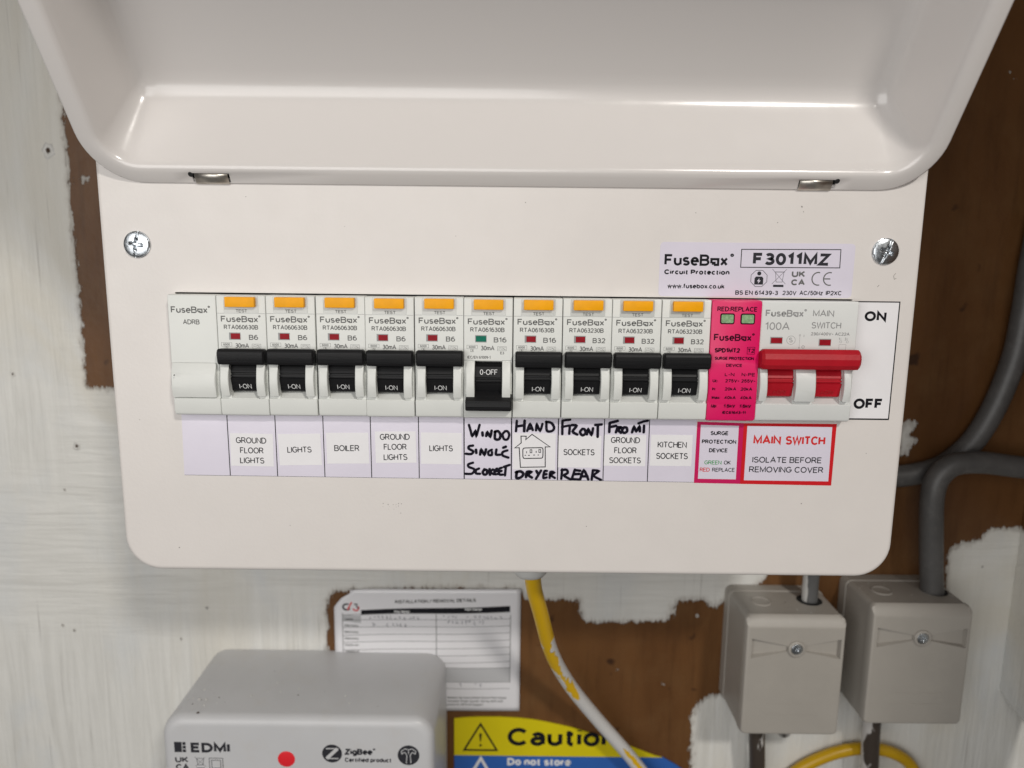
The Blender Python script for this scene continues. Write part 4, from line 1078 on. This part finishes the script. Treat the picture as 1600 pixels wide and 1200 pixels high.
# crossed bin
ribbon(mb, [(96.0, -2.9), (96.4, -6.2), (98.6, -6.2), (99.0, -2.9)], 0.14, y, 1); ribbon(mb, [(95.6, -2.6), (99.4, -2.6)], 0.2, y, 1)
ribbon(mb, [(94.8, -1.6), (99.8, -6.9)], 0.12, y - .01, 1); ribbon(mb, [(100.0, -1.6), (94.9, -6.9)], 0.12, y - .012, 1); mb.poly([(95.4, -8.0), (99.2, -8.0), (99.2, -7.2), (95.4, -7.2)], y, 1)
text(mb, "UK", 101.9, -4.4, 2.3, 0.19, y=y, width=4.9, mi=2); text(mb, "CA", 101.9, -7.35, 2.2, 0.19, y=y, width=5.0, mi=2)
ribbon(mb, AR(111.6, -4.9, 2.25, 2.3, 75, 285), 0.42, y, 2); ribbon(mb, AR(115.8, -4.9, 2.25, 2.3, 75, 285), 0.42, y, 2); ribbon(mb, [(113.7, -4.9), (116.0, -4.9)], 0.42, y - .01, 2)
text(mb, "BS EN 61439-3", 81.8, -10.95, 1.6, 0.15, y=y, width=15.6); text(mb, "230V", 99.0, -10.9, 1.6, 0.14, y=y, width=5.1, mi=1)
text(mb, "AC/50Hz", 105.2, -10.85, 1.6, 0.14, y=y, width=8.5, mi=1); text(mb, "IP2XC", 114.8, -10.8, 1.6, 0.14, y=y, width=5.8)
mb.build("printed_lettering", [MT['ink'], MT['ink2'], MT['greyink'], MT['chart']], t)

# ================================================================ things on the wall below
# ---- meter communications box
t = thing("meter_box", "light grey plastic meter box with a red dot, dusty top, at the bottom left", "meter", (-99, WY, -300))
YM = 45.0
def mring(ins, y, sh=0.0): return [(x, y, z) for x, z in rrect(-163.9 + ins + sh, -34.3 - ins, -330 + ins, -213.2 - ins, max(1.0, 10.5 - ins * 0.7), 8)]
mb = MB()
mb.loft([mring(-0.6, WY - 0.3), mring(-0.2, 75), mring(0.0, YM + 4.4), mring(0.45, YM + 2.5), mring(1.5, YM + 1.0), mring(2.9, YM + 0.2), mring(4.4, YM), mring(5.0, YM)], True, True, True)
mb.build("casing", MT['meter'], t, smooth=40, fix=True)
def mm_(x, z): return (0.8 + (x - 0.8) * 0.954, z * 0.954)
mb = MB(); y = YM - 0.03; q = 0.954; em = MB()
bx0, bz0 = mm_(-165.4, -242.7)
em.poly([(bx0, bz0), (bx0 + 3.6, bz0), (bx0 + 3.6, bz0 + 5.4), (bx0, bz0 + 5.4)], y)
for k in range(3): em.poly([(bx0 + 3.95, bz0 + k * 1.9), (bx0 + 5.5, bz0 + k * 1.9), (bx0 + 5.5, bz0 + k * 1.9 + 1.5), (bx0 + 3.95, bz0 + k * 1.9 + 1.5)], y)
em.build('printed_emblem', MT['ink2'], t)
a = mm_(-157.2, -242.8); text(mb, "EDMI", a[0], a[1], 5.2, 0.2, y=y, width=18.6, wd=1.0)
a = mm_(-165.4, -248.4); text(mb, "UK", a[0], a[1], 3.1, 0.18, y=y, width=6.3); text(mb, "CA", a[0] + .1, a[1] - 3.9, 3.1, 0.18, y=y, width=6.4)
em = MB()
a = mm_(-152.9, -247.8)
ribbon(em, [(a[0] - 1.7, a[1] + 1.7), (a[0] - 1.2, a[1] - 1.8), (a[0] + 1.2, a[1] - 1.8), (a[0] + 1.7, a[1] + 1.7), (a[0] - 1.7, a[1] + 1.7)], 0.25, y)
ribbon(em, [(a[0] - 2.5, a[1] + 2.4), (a[0] + 2.4, a[1] - 2.6)], 0.16, y - .01); ribbon(em, [(a[0] + 2.5, a[1] + 2.4), (a[0] - 2.4, a[1] - 2.6)], 0.16, y - .012)
em.poly([(a[0] - 2, a[1] - 4.2), (a[0] + 2, a[1] - 4.2), (a[0] + 2, a[1] - 3.3), (a[0] - 2, a[1] - 3.3)], y)
a = mm_(-145.0, -249.2)
for d, wq in ((3.2, .3), (2.1, .3)): ribbon(em, [(a[0] - d, a[1] - d), (a[0] + d, a[1] - d), (a[0] + d, a[1] + d), (a[0] - d, a[1] + d), (a[0] - d, a[1] - d)], wq, y)
em.build('printed_emblem', MT['ink2'], t)
em = MB(); a = mm_(-86.9, -242.6); R_ = 4.75
em.poly([(a[0] + R_ * cos(2 * pi * k / 28), a[1] + R_ * sin(2 * pi * k / 28)) for k in range(28)], y)
ribbon(em, [(a[0] - 2.9, a[1] + 2.6), (a[0] + 2.6, a[1] + 2.6), (a[0] - 2.6, a[1] - 2.6), (a[0] + 2.9, a[1] - 2.6)], 0.55, y - .01, 1)
ribbon(em, [(a[0] + 2.6, a[1] + 2.6), (a[0] - 2.6, a[1] - 2.6)], 1.7, y - .014, 1)
em.build('printed_emblem', [MT['ink2'], MT['meter']], t)
mz = MB(); b_ = mm_(-80.6, -243.2); text(mz, "ZigBee", b_[0], b_[1], 3.2, 0.2, y=y, width=13.2); text(mz, "@", b_[0] + 13.4, b_[1] + .2, 3.2, 0.1, y=y)
b_ = mm_(-80.7, -247.2); text(mz, "Certified product", b_[0], b_[1], 2.3, 0.18, y=y, width=22.3)
mz.build('printed_lettering', MT['ink2'], t)
em = MB(); a = mm_(-48.8, -243.1); R_ = 5.2
em.poly([(a[0] + R_ * cos(2 * pi * k / 28), a[1] + R_ * sin(2 * pi * k / 28)) for k in range(28)], y)
for pts in ([(-1.1, -4.2), (-.8, 0), (-1.8, 1.6)], [(1.1, -4.2), (.8, 0), (1.8, 1.6)], [(-1.8, 1.6), (-3.2, .6), (-3.4, 2.2), (-1.6, 3.4), (0, 2.8), (1.6, 3.4), (3.4, 2.2), (3.2, .6), (1.8, 1.6)], [(0, 2.6), (0, .6)]):
    ribbon(em, [(a[0] + p[0], a[1] + p[1]) for p in pts], 0.35, y - .01, 1)
em.build('printed_emblem', [MT['ink2'], MT['meter']], t)
mb.build("printed_lettering", [MT['ink2'], MT['meter']], t)
a = mm_(-109.8, -245.9); mb = MB(); mb.lathe_y(a[0], a[1], [(4.1, YM + .3), (4.1, YM - 0.05), (3.9, YM - 0.12), (0.001, YM - 0.12)], 32)
MT['dot'] = mat("red_dot_vinyl", (0.75, 0.02, 0.03), 0.35); mb.build("red_dot", MT['dot'], t, smooth=40, fix=True)
# paint crumbs on the top of the meter
mb = MB()
for k in range(90):
    x = random.uniform(-155, -42); yy = random.uniform(50, 98); r = random.choice((0.2, 0.25, 0.4, 0.65)) * random.uniform(.7, 1.3)
    if k < 26: x = random.gauss(-150, 4); yy = random.gauss(60, 6)
    n = 5; z = -213.15
    base = [(x + r * cos(2 * pi * j / n) * random.uniform(.6, 1.4), yy + r * sin(2 * pi * j / n) * random.uniform(.6, 1.6), z) for j in range(n)]
    mb.add(base + [(x, yy, z + r * .8)], [(j, (j + 1) % n, n) for j in range(n)], 1 if k % 4 == 1 else 0)
o = mb.build("paint_crumbs", [MT['filler'], MT['holedark']], t); o['kind'] = 'stuff'

# ---- installation details card
t = thing("details_card", "white card headed INSTALLATION / REMOVAL DETAILS with a ruled table, behind the meter box", "card", (-45, WY, -246))
bm = bmesh.new()
out = [(-94.8, -247), (4.6, -246.4), (7.0, -243.8), (6.3, -175.6), (-30, -176.2), (-84.0, -178.0), (-91.5, -180.5), (-95.0, -186)]
YC = WY - 1.2
def bulge(x, z): return YC - 0.55 * sin((x + 95) / 34) - 0.35 * sin((z + 175) / 15 + x / 60)
mb = MB(); nx_, nz_ = 36, 26; vs = []; 
def edge_x(z):
    l = -94.9 if z < -186 else -94.9 + (z + 186) * 0.9 + max(0, (z + 181)) * 0.9
    return min(l, -86), 6.8
for j in range(nz_ + 1):
    z = -247 + (71.2) * j / nz_
    l, r = edge_x(z)
    for i in range(nx_ + 1):
        x = l + (r - l) * i / nx_; zt = z + (0.8 * (x - l) / (r - l) - (1.6 * max(0, 1 - (x + 95) / 20) if j == nz_ else 0) if j > nz_ - 3 else 0)
        vs.append((x, bulge(x, z), zt))
mb.add(vs, [(j * (nx_ + 1) + i, j * (nx_ + 1) + i + 1, (j + 1) * (nx_ + 1) + i + 1, (j + 1) * (nx_ + 1) + i) for j in range(nz_) for i in range(nx_)])
o = mb.build("card_sheet", MT['card'], t, smooth=60); md = o.modifiers.new("thickness", 'SOLIDIFY'); md.thickness = 0.0004
def on_card(mb):
    mb.v = [(x, bulge(x, z) - 0.06 + y * 1.0, z) for x, y, z in mb.v]
def subdiv_strip(mb, x0, x1, z0, z1, y, mi, zr0=None, n=24):
    """horizontal printed bar; zr = heights at the right end"""
    zr0 = zr0 or (z0, z1)
    for k in range(n):
        a, b = k / n, (k + 1) / n
        xa, xb = x0 + (x1 - x0) * a, x0 + (x1 - x0) * b
        f = lambda zl, zr, s: zl + (zr - zl) * s + 0.35 * sin(s * 6)
        mb.add([(xa, y, f(z0, zr0[0], a)), (xb, y, f(z0, zr0[0], b)), (xb, y, f(z1, zr0[1], b)), (xa, y, f(z1, zr0[1], a))], [(0, 1, 2, 3)], mi)
mb = MB()
subdiv_strip(mb, -80.2, 1.1, -190.9, -188.1, 0, 0, (-188.0, -184.6))
subdiv_strip(mb, -90.4, -80.3, -247 + 3, -191.2, 0, 1, (-244, -190.9), 8)
subdiv_strip(mb, -80.2, 1.4, -229.5, -221.3, 0, 1, (-229.4, -221.0), 16)
zl0 = [-194.2, -198.3, -202.9, -207.0, -211.6, -215.8, -220.0]; zr0 = [-192.1, -196.3, -200.4, -204.6, -208.8, -213.0, -217.2]
for a, b in list(zip(zl0, zr0)) + [(-221.3, -221.0), (-229.5, -229.4), (-233.5, -233.3), (-191.0, -188.2)]:
    subdiv_strip(mb, -90.3, 1.3, a - .12, a + .12, -.02, 2, (b - .12, b + .12))
for x in (-90.4, -39.2, 1.3): 
    for k in range(12): 
        za, zb_ = -190 - k * 4.0, -190 - (k + 1) * 4.0
        if zb_ > -234: mb.add([(x - .18, -.03, zb_), (x + .18, -.03, zb_), (x + .18, -.03, za), (x - .18, -.03, za)], [(0, 1, 2, 3)], 2)
text(mb, "INSTALLATION / REMOVAL DETAILS", -61.5, -184.0, 2.1, 0.17, width=44, mi=2, rot=0.035)
text(mb, "Key Meter", -62, -189.4, 1.6, 0.16, width=8.5, mi=3, y=-.04); text(mb, "Non Meter", -23.5, -187.6, 1.6, 0.16, width=9.5, mi=3, y=-.04)
for k, s in enumerate(("Name", "Electricity", "Electricity", "Electricity", "Date on", "Sealing", "Visited")):
    text(mb, s, -89.2, -194.0 - k * 3.75, 1.35, 0.15, width=7.4 if k else 4.5, mi=2, y=-.03)
# maker's emblem: black and red swooshes
ribbon(mb, AR(-88.0, -186.4, 2.0, 1.7, 60, 330), 0.9, -.03, 0); ribbon(mb, [(-87.6, -188.2), (-86, -185), (-85.2, -183.6)], 0.8, -.05, 4)
ribbon(mb, AR(-83.0, -186.6, 1.6, 1.8, -160, 20), 0.8, -.04, 4); ribbon(mb, [(-84.0, -184.8), (-82.4, -184.6), (-82.6, -186.2), (-81.4, -187.2)], 0.6, -.06, 0)
# handwriting in the first rows
for x0, z0, n_, h in ((-76, -193.4, 12, 2.2), (-74, -197.6, 8, 2.4), (-36, -192.2, 14, 1.6), (-33, -196.0, 9, 2.6), (-27, -232.6, 6, 2.8)):
    x = x0
    for k in range(n_):
        pts = [(x + random.uniform(0, 1.6), z0 + random.uniform(0, 1) * h) for _ in range(4)]
        if random.random() > .12: ribbon(mb, pts, 0.27, -.03 - .004 * k, 5)
        x += random.uniform(1.6, 3.0)
for k, (s, wd_) in enumerate((("Siemens Services Limited, Sutton Park House,", 33), ("Woodson Road, Sutton, Surrey SM1 4LD", 31), ("phone no. 0870 00 Support", 20))):
    text(mb, s.replace(',', '.'), -33.4, -239.6 - k * 2.1, 1.25, 0.15, width=wd_, mi=2)
on_card(mb)
mb.build("printed_lettering", [MT['ink'], MT['shade'], MT['greyink'], MT['whiteink'], MT['redink'], MT['pencil']], t)

# ---- caution sign
t = thing("caution_sign", "yellow and blue sign reading Caution, Do not store, at the bottom middle", "sign", (15, WY, -330))
YG = WY - 1.0
top = [(-29.6, -252.7), (-24, -252.0), (-15.9, -251.5), (-4, -251.4), (6.5, -251.9), (14, -252.7), (21.4, -254.0), (30, -255.9), (38.1, -257.8), (51.5, -262.3), (67.6, -268.0), (84, -274.5), (96, -280), (110, -290)]
mb = MB(); mb.slab([(-29.6, -275.3)] + [(88, -275.4)] + top[:12][::-1], YG, WY - 0.1); mb.build("yellow_panel", MT['yellow'], t)
mb = MB(); mb.slab([(-29.6, -340), (110, -340), (110, -290), (96, -280), (88.5, -275.45), (-29.6, -275.35)], YG, WY - 0.1); mb.build("blue_panel", MT['blue'], t)
mb = MB(); y = YG - 0.03
def tri(cx, cz, wq, hq, th, mi):
    ribbon(mb, [(cx - wq, cz), (cx + wq, cz), (cx, cz + hq), (cx - wq, cz)], th, y, mi)
tri(-14.8, -271.9, 9.2, 16.2, 1.1, 0); mb.poly([(-15.6, -261.5), (-14.0, -261.5), (-14.5, -266.6), (-15.1, -266.6)], y); mb.poly([(-14.8 + .75 * cos(k), -268.9 + .75 * sin(k)) for k in [2 * pi * j / 12 for j in range(12)]], y)
text(mb, "Caution", 0.4, -269.0, 11.2, 0.165, y=y, width=61.5)
text(mb, "Do not store", 0.4, -281.2, 4.6, 0.19, y=y, width=36, mi=1); text(mb, "equipment here", 0.4, -288.5, 4.6, 0.19, y=y, width=40, mi=1)
tri(-14.6, -293.5, 9.0, 16.5, 1.6, 1)
mb.build("printed_lettering", [MT['ink'], MT['whiteink']], t)

# ---- grey terminal boxes
def terminal_box(x0, zt, lab, cabx, caby):
    W_, H_, YB = 49.6, 63.6, 68.0
    t = thing("terminal_box", lab, "terminal box", (x0 + W_ / 2, WY, zt - H_), "grey plastic terminal boxes")
    def rg(ins, y, r=3.0, zc=0.0): return [(x, y, z - (zc if z > zt - 20 else 0)) for x, z in rrect(x0 + ins, x0 + W_ - ins, zt - H_ + ins, zt - ins, max(.4, r - ins), 5)]
    mb = MB()
    mb.loft([rg(-0.5, WY - .3), rg(-0.4, 98), rg(0, 97.6), rg(0.1, 72.8)], True, True, True)
    mb.build("base", MT['jbox'], t, smooth=40, fix=True)
    # lid with a sloped upper edge
    mb = MB(); prof = []
    L0 = rg(-0.25, 73.2, 3); L1 = rg(-0.25, 71.8, 3)
    def rz(ins, y, top): return [(x, y, min(z, zt - top)) for x, z in rrect(x0 + ins, x0 + W_ - ins, zt - H_ + ins, zt - ins, max(.5, 3 - ins), 5)]
    cx, cz = x0 + W_ / 2 + 0.4, zt - 16.2
    bm = bmesh.new()
    rings = [[bm.verts.new(q) for q in r_] for r_ in (L0, L1, rz(-0.1, 70.4, 0.8), rz(0.15, 69.2, 3.0), rz(0.6, 68.35, 4.4), rz(1.3, YB, 5.2), rz(1.7, YB, 5.6))]
    n = len(rings[0])
    for a, b in zip(rings, rings[1:]):
        for k in range(n):
            try: bm.faces.new((a[k], a[(k + 1) % n], b[(k + 1) % n], b[k]))
            except ValueError: pass
    bm.faces.new(rings[0][::-1])
    eds = []
    def loop_edges(lp):
        for k in range(len(lp)):
            u, v = lp[k], lp[(k + 1) % len(lp)]
            if u is not v: eds.append(bm.edges.get((u, v)) or bm.edges.new((u, v)))
    loop_edges(rings[-1])
    for s in (-1, 1):
        xo = cx + s * (W_ / 2 - 2.6)
        fr = [(xo, cz - 5.4, 2.8), (xo, cz + 5.2, 2.8), (cx + s * 4.4, cz + 1.5, 0.9), (cx + s * 4.4, cz - 1.6, 0.9)]
        hl = [bm.verts.new((a, YB, b)) for a, b, c in fr]; loop_edges(hl)
        fl = [bm.verts.new((a - s * .45 * (abs(a - cx) > 9), YB + c, b + (.7 if b < cz else -.7) * (1 if abs(a - cx) > 9 else .5))) for a, b, c in fr]
        for k in range(4): bm.faces.new((hl[k], hl[(k + 1) % 4], fl[(k + 1) % 4], fl[k]))
        bm.faces.new(fl)
    bmesh.ops.triangle_fill(bm, use_beauty=True, use_dissolve=False, edges=eds)
    bmesh.ops.recalc_face_normals(bm, faces=bm.faces)
    mb = MB(); mb.bm(bm)
    mb.build("box_lid", MT['jbox'], t, smooth=30)
    mb = MB(); mb.lathe_y(cx, cz, [(4.3, YB + .2), (4.2, YB - 0.9), (3.7, YB - 1.3), (3.1, YB - 1.3), (2.9, YB - .9), (2.9, YB - 0.2), (0.001, YB - 0.2)], 32)
    mb.build("screw_boss", MT['jbox'], t, smooth=40, fix=True)
    screw(cx, cz, YB - 0.25, 2.75, radians(random.choice((20, 50))), t, "screw", False, 'zinc', 0.9)
    mb = MB(); y = YB - 0.05
    for zz_ in (zt - H_ + 17.5, zt - H_ + 11.5): mb.box(x0 + 12.5, x0 + 38.5, YB - .12, YB + .1, zz_ - .25, zz_ + .25)
    mb.build("embossed_line", MT['jbox'], t)
    # knock-out disc on the top
    kx, ky = x0 + 12.5, 86.0
    mb = MB(); rings = []
    for r_, dz in ((5.3, -0.1), (5.0, 0.35), (4.5, 0.45), (4.2, 0.05), (3.9, -.0)):
        rings.append([(kx + r_ * cos(2 * pi * k / 24), ky + r_ * sin(2 * pi * k / 24), zt + dz) for k in range(24)])
    mb.loft(rings, True, False, True); mb.build("knockout", MT['jbox'], t, smooth=50, fix=True)
    mb = MB(); r_ = 6.4
    mb.add([(cabx + r_ * cos(2 * pi * k / 24), caby + r_ * sin(2 * pi * k / 24), zt + .06) for k in range(24)], [tuple(range(24))])
    mb.build("cable_entry", MT['dark'], t)
    mb = MB()
    for k in range(26):
        x = random.uniform(x0 + 2, x0 + W_ - 2); yy = random.uniform(73, 96); r = random.choice((.12, .18, .3)) * random.uniform(.7, 1.3)
        base = [(x + r * cos(2 * pi * j / 5) * random.uniform(.6, 1.4), yy + r * sin(2 * pi * j / 5), zt - .02) for j in range(5)]
        mb.add(base + [(x, yy, zt + r * .7)], [(j, (j + 1) % 5, 5) for j in range(5)], 1 if k % 3 == 1 else 0)
    o = mb.build("dust_crumbs", [MT['filler'], MT['holedark']], t); o['kind'] = 'stuff'
    return t
terminal_box(118.2, -171.9, "grey plastic terminal box right of the yellow cable, lower and nearer the middle", 156.6, 88.0)
terminal_box(180.0, -165.3, "grey plastic terminal box nearest the right edge, fed by the bent grey cable", 220.0, 86.5)

# ---- cables
def cable(name, pts, r, mt, lab, cat="cable", attf=None, group=None):
    mb = MB(); mb.tube(pts, r, 20, True, 0, attf)
    o = mb.build(name, MT[mt], None, smooth=60, fix=True, attname="paint")
    return tag(o, lab, cat, group)
MT['yellowpaint'] = painted_cable("yellow_cable_half_painted", (0.68, 0.41, 0.004), (0.60, 0.585, 0.57), 0.49, 0.515, 130)
MT['yellowplain'] = mat("yellow_cable", (0.58, 0.34, 0.004), 0.35, var=0.15, vscale=60)
MT['greypaint'] = painted_cable("grey_cable_half_painted", (0.09, 0.09, 0.09), (0.5, 0.49, 0.47), 0.50, 0.56, 70)
MT['brownpaint'] = painted_cable("brown_cable_half_painted", (0.05, 0.038, 0.03), (0.5, 0.48, 0.46), 0.56, 0.60, 110)
def ypaint(s, a):
    """where the white paint lies on the sheath: s along the cable, a around it"""
    u = cos(a)
    if s < 0.40: v = -0.5
    elif s < 0.60:
        hw = 0.9 - (s - 0.40) * 4.6; c = -0.25 + (s - 0.40) * 2.0
        v = (abs(u - c) - hw) * 0.30
    elif s < 0.75: v = 0.35
    else: v = (abs(u - 0.35) - min(0.28, (s - 0.75) * 8)) * 0.6
    return max(-0.5, min(0.35, v))
cable("yellow_cable", [(10.0, 25, -117), (10.3, 27, -127), (11.4, 34, -141), (15.2, 45, -159.5), (21.6, 62, -188.2), (32.0, 76, -213.8), (47.0, 86, -238.4), (64.2, 92, -262), (75, 94, -277), (94, 95, -302)], 3.55, 'yellowpaint',
      "yellow cable streaked with white paint running down from under the fuse board", attf=ypaint)
cable("yellow_cable", [(148, 99, -300), (161, 99.5, -281), (178.1, 99.5, -270), (195.7, 99.8, -265.4), (211.8, 99.5, -266.5), (225, 99.5, -274), (234, 99.5, -290)], 3.3, 'yellowplain',
      "clean yellow cable arching below the terminal boxes")
cable("grey_cable", [(156.2, 82, -112), (156.4, 85, -140), (156.6, 88, -160), (156.9, 88, -176)], 4.0, 'greypaint', "short grey cable with white paint on it entering the left terminal box",
      attf=lambda s, a: -0.25 + 0.42 * max(0, cos(a - pi)))
cable("grey_cable", [(330, 88, -100), (290, 88, -101.5), (257, 86, -98.8), (236, 85, -96.3), (222, 85, -97.5), (214.8, 85, -104), (212.8, 85, -114), (214.2, 85.5, -130), (217.5, 86.5, -155), (220, 86.5, -172)], 5.6, 'cable', "thick grey cable bending down into the right terminal box")
cable("grey_cable", [(262, 96, 60), (257, 97, 10), (255.6, 97, -22), (253.5, 97, -45), (247.4, 98, -70), (238, 98, -89), (225, 98.5, -101.5), (209, 99, -107), (190, 99, -108), (140, 98, -106)], 5.6, 'cable', "thick grey cable sweeping down from the upper right and passing behind the fuse board")
cable("brown_cable", [(134.6, 90, -228), (135.2, 90, -250), (137.5, 92, -275), (139, 94, -310)], 4.2, 'brownpaint', "dark brown cable leaving the bottom of the left terminal box", attf=lambda s, a: 0.0)
cable("brown_cable", [(195.8, 89, -222), (196.8, 90, -250), (198.4, 91, -275), (199, 93, -310)], 4.6, 'brownpaint', "dark brown cable with flaking white paint below the right terminal box", attf=lambda s, a: 0.16 * cos(a - pi) + 0.04)

# ---- white gland under the board where the yellow cable leaves
t = MB()
rings = []
for r_, z in ((9.0, -118.5), (9.0, -122.5), (8.8, -125.5), (8.0, -128.2), (6.4, -130.2), (4.0, -131.2)):
    rings.append([(9.4 + r_ * .95 * cos(2 * pi * k / 32), 24.5 + r_ * sin(2 * pi * k / 32), z - 0.4) for k in range(32)])
t.loft(rings, True, False, True); o = t.build("cable_gland", MT['gland'], None, smooth=40, fix=True); tag(o, "round white cable grommet under the fuse board above the yellow cable", "cable gland")

# ---- painted-over fixing between the brown cables
mb = MB()
mb.tube([(146.5, 100, -252.5), (150, 98.5, -252.8), (154.5, 99, -254.6)], 2.6, 12)
mb.lathe_y(153.5, -254.8, [(3.6, WY), (3.6, 98.5), (2.6, 97.2), (1.2, 97.0), (0.9, 98.2), (0.001, 98.2)], 14)
MT['blob'] = painted_cable("paint_clogged_clip", (0.03, 0.028, 0.026), (0.42, 0.41, 0.39), 0.40, 0.60, 260)
o = mb.build("cable_clip", MT['blob'], None, smooth=60, fix=True); tag(o, "small cable clip clogged with white paint beside the brown cable", "cable clip")
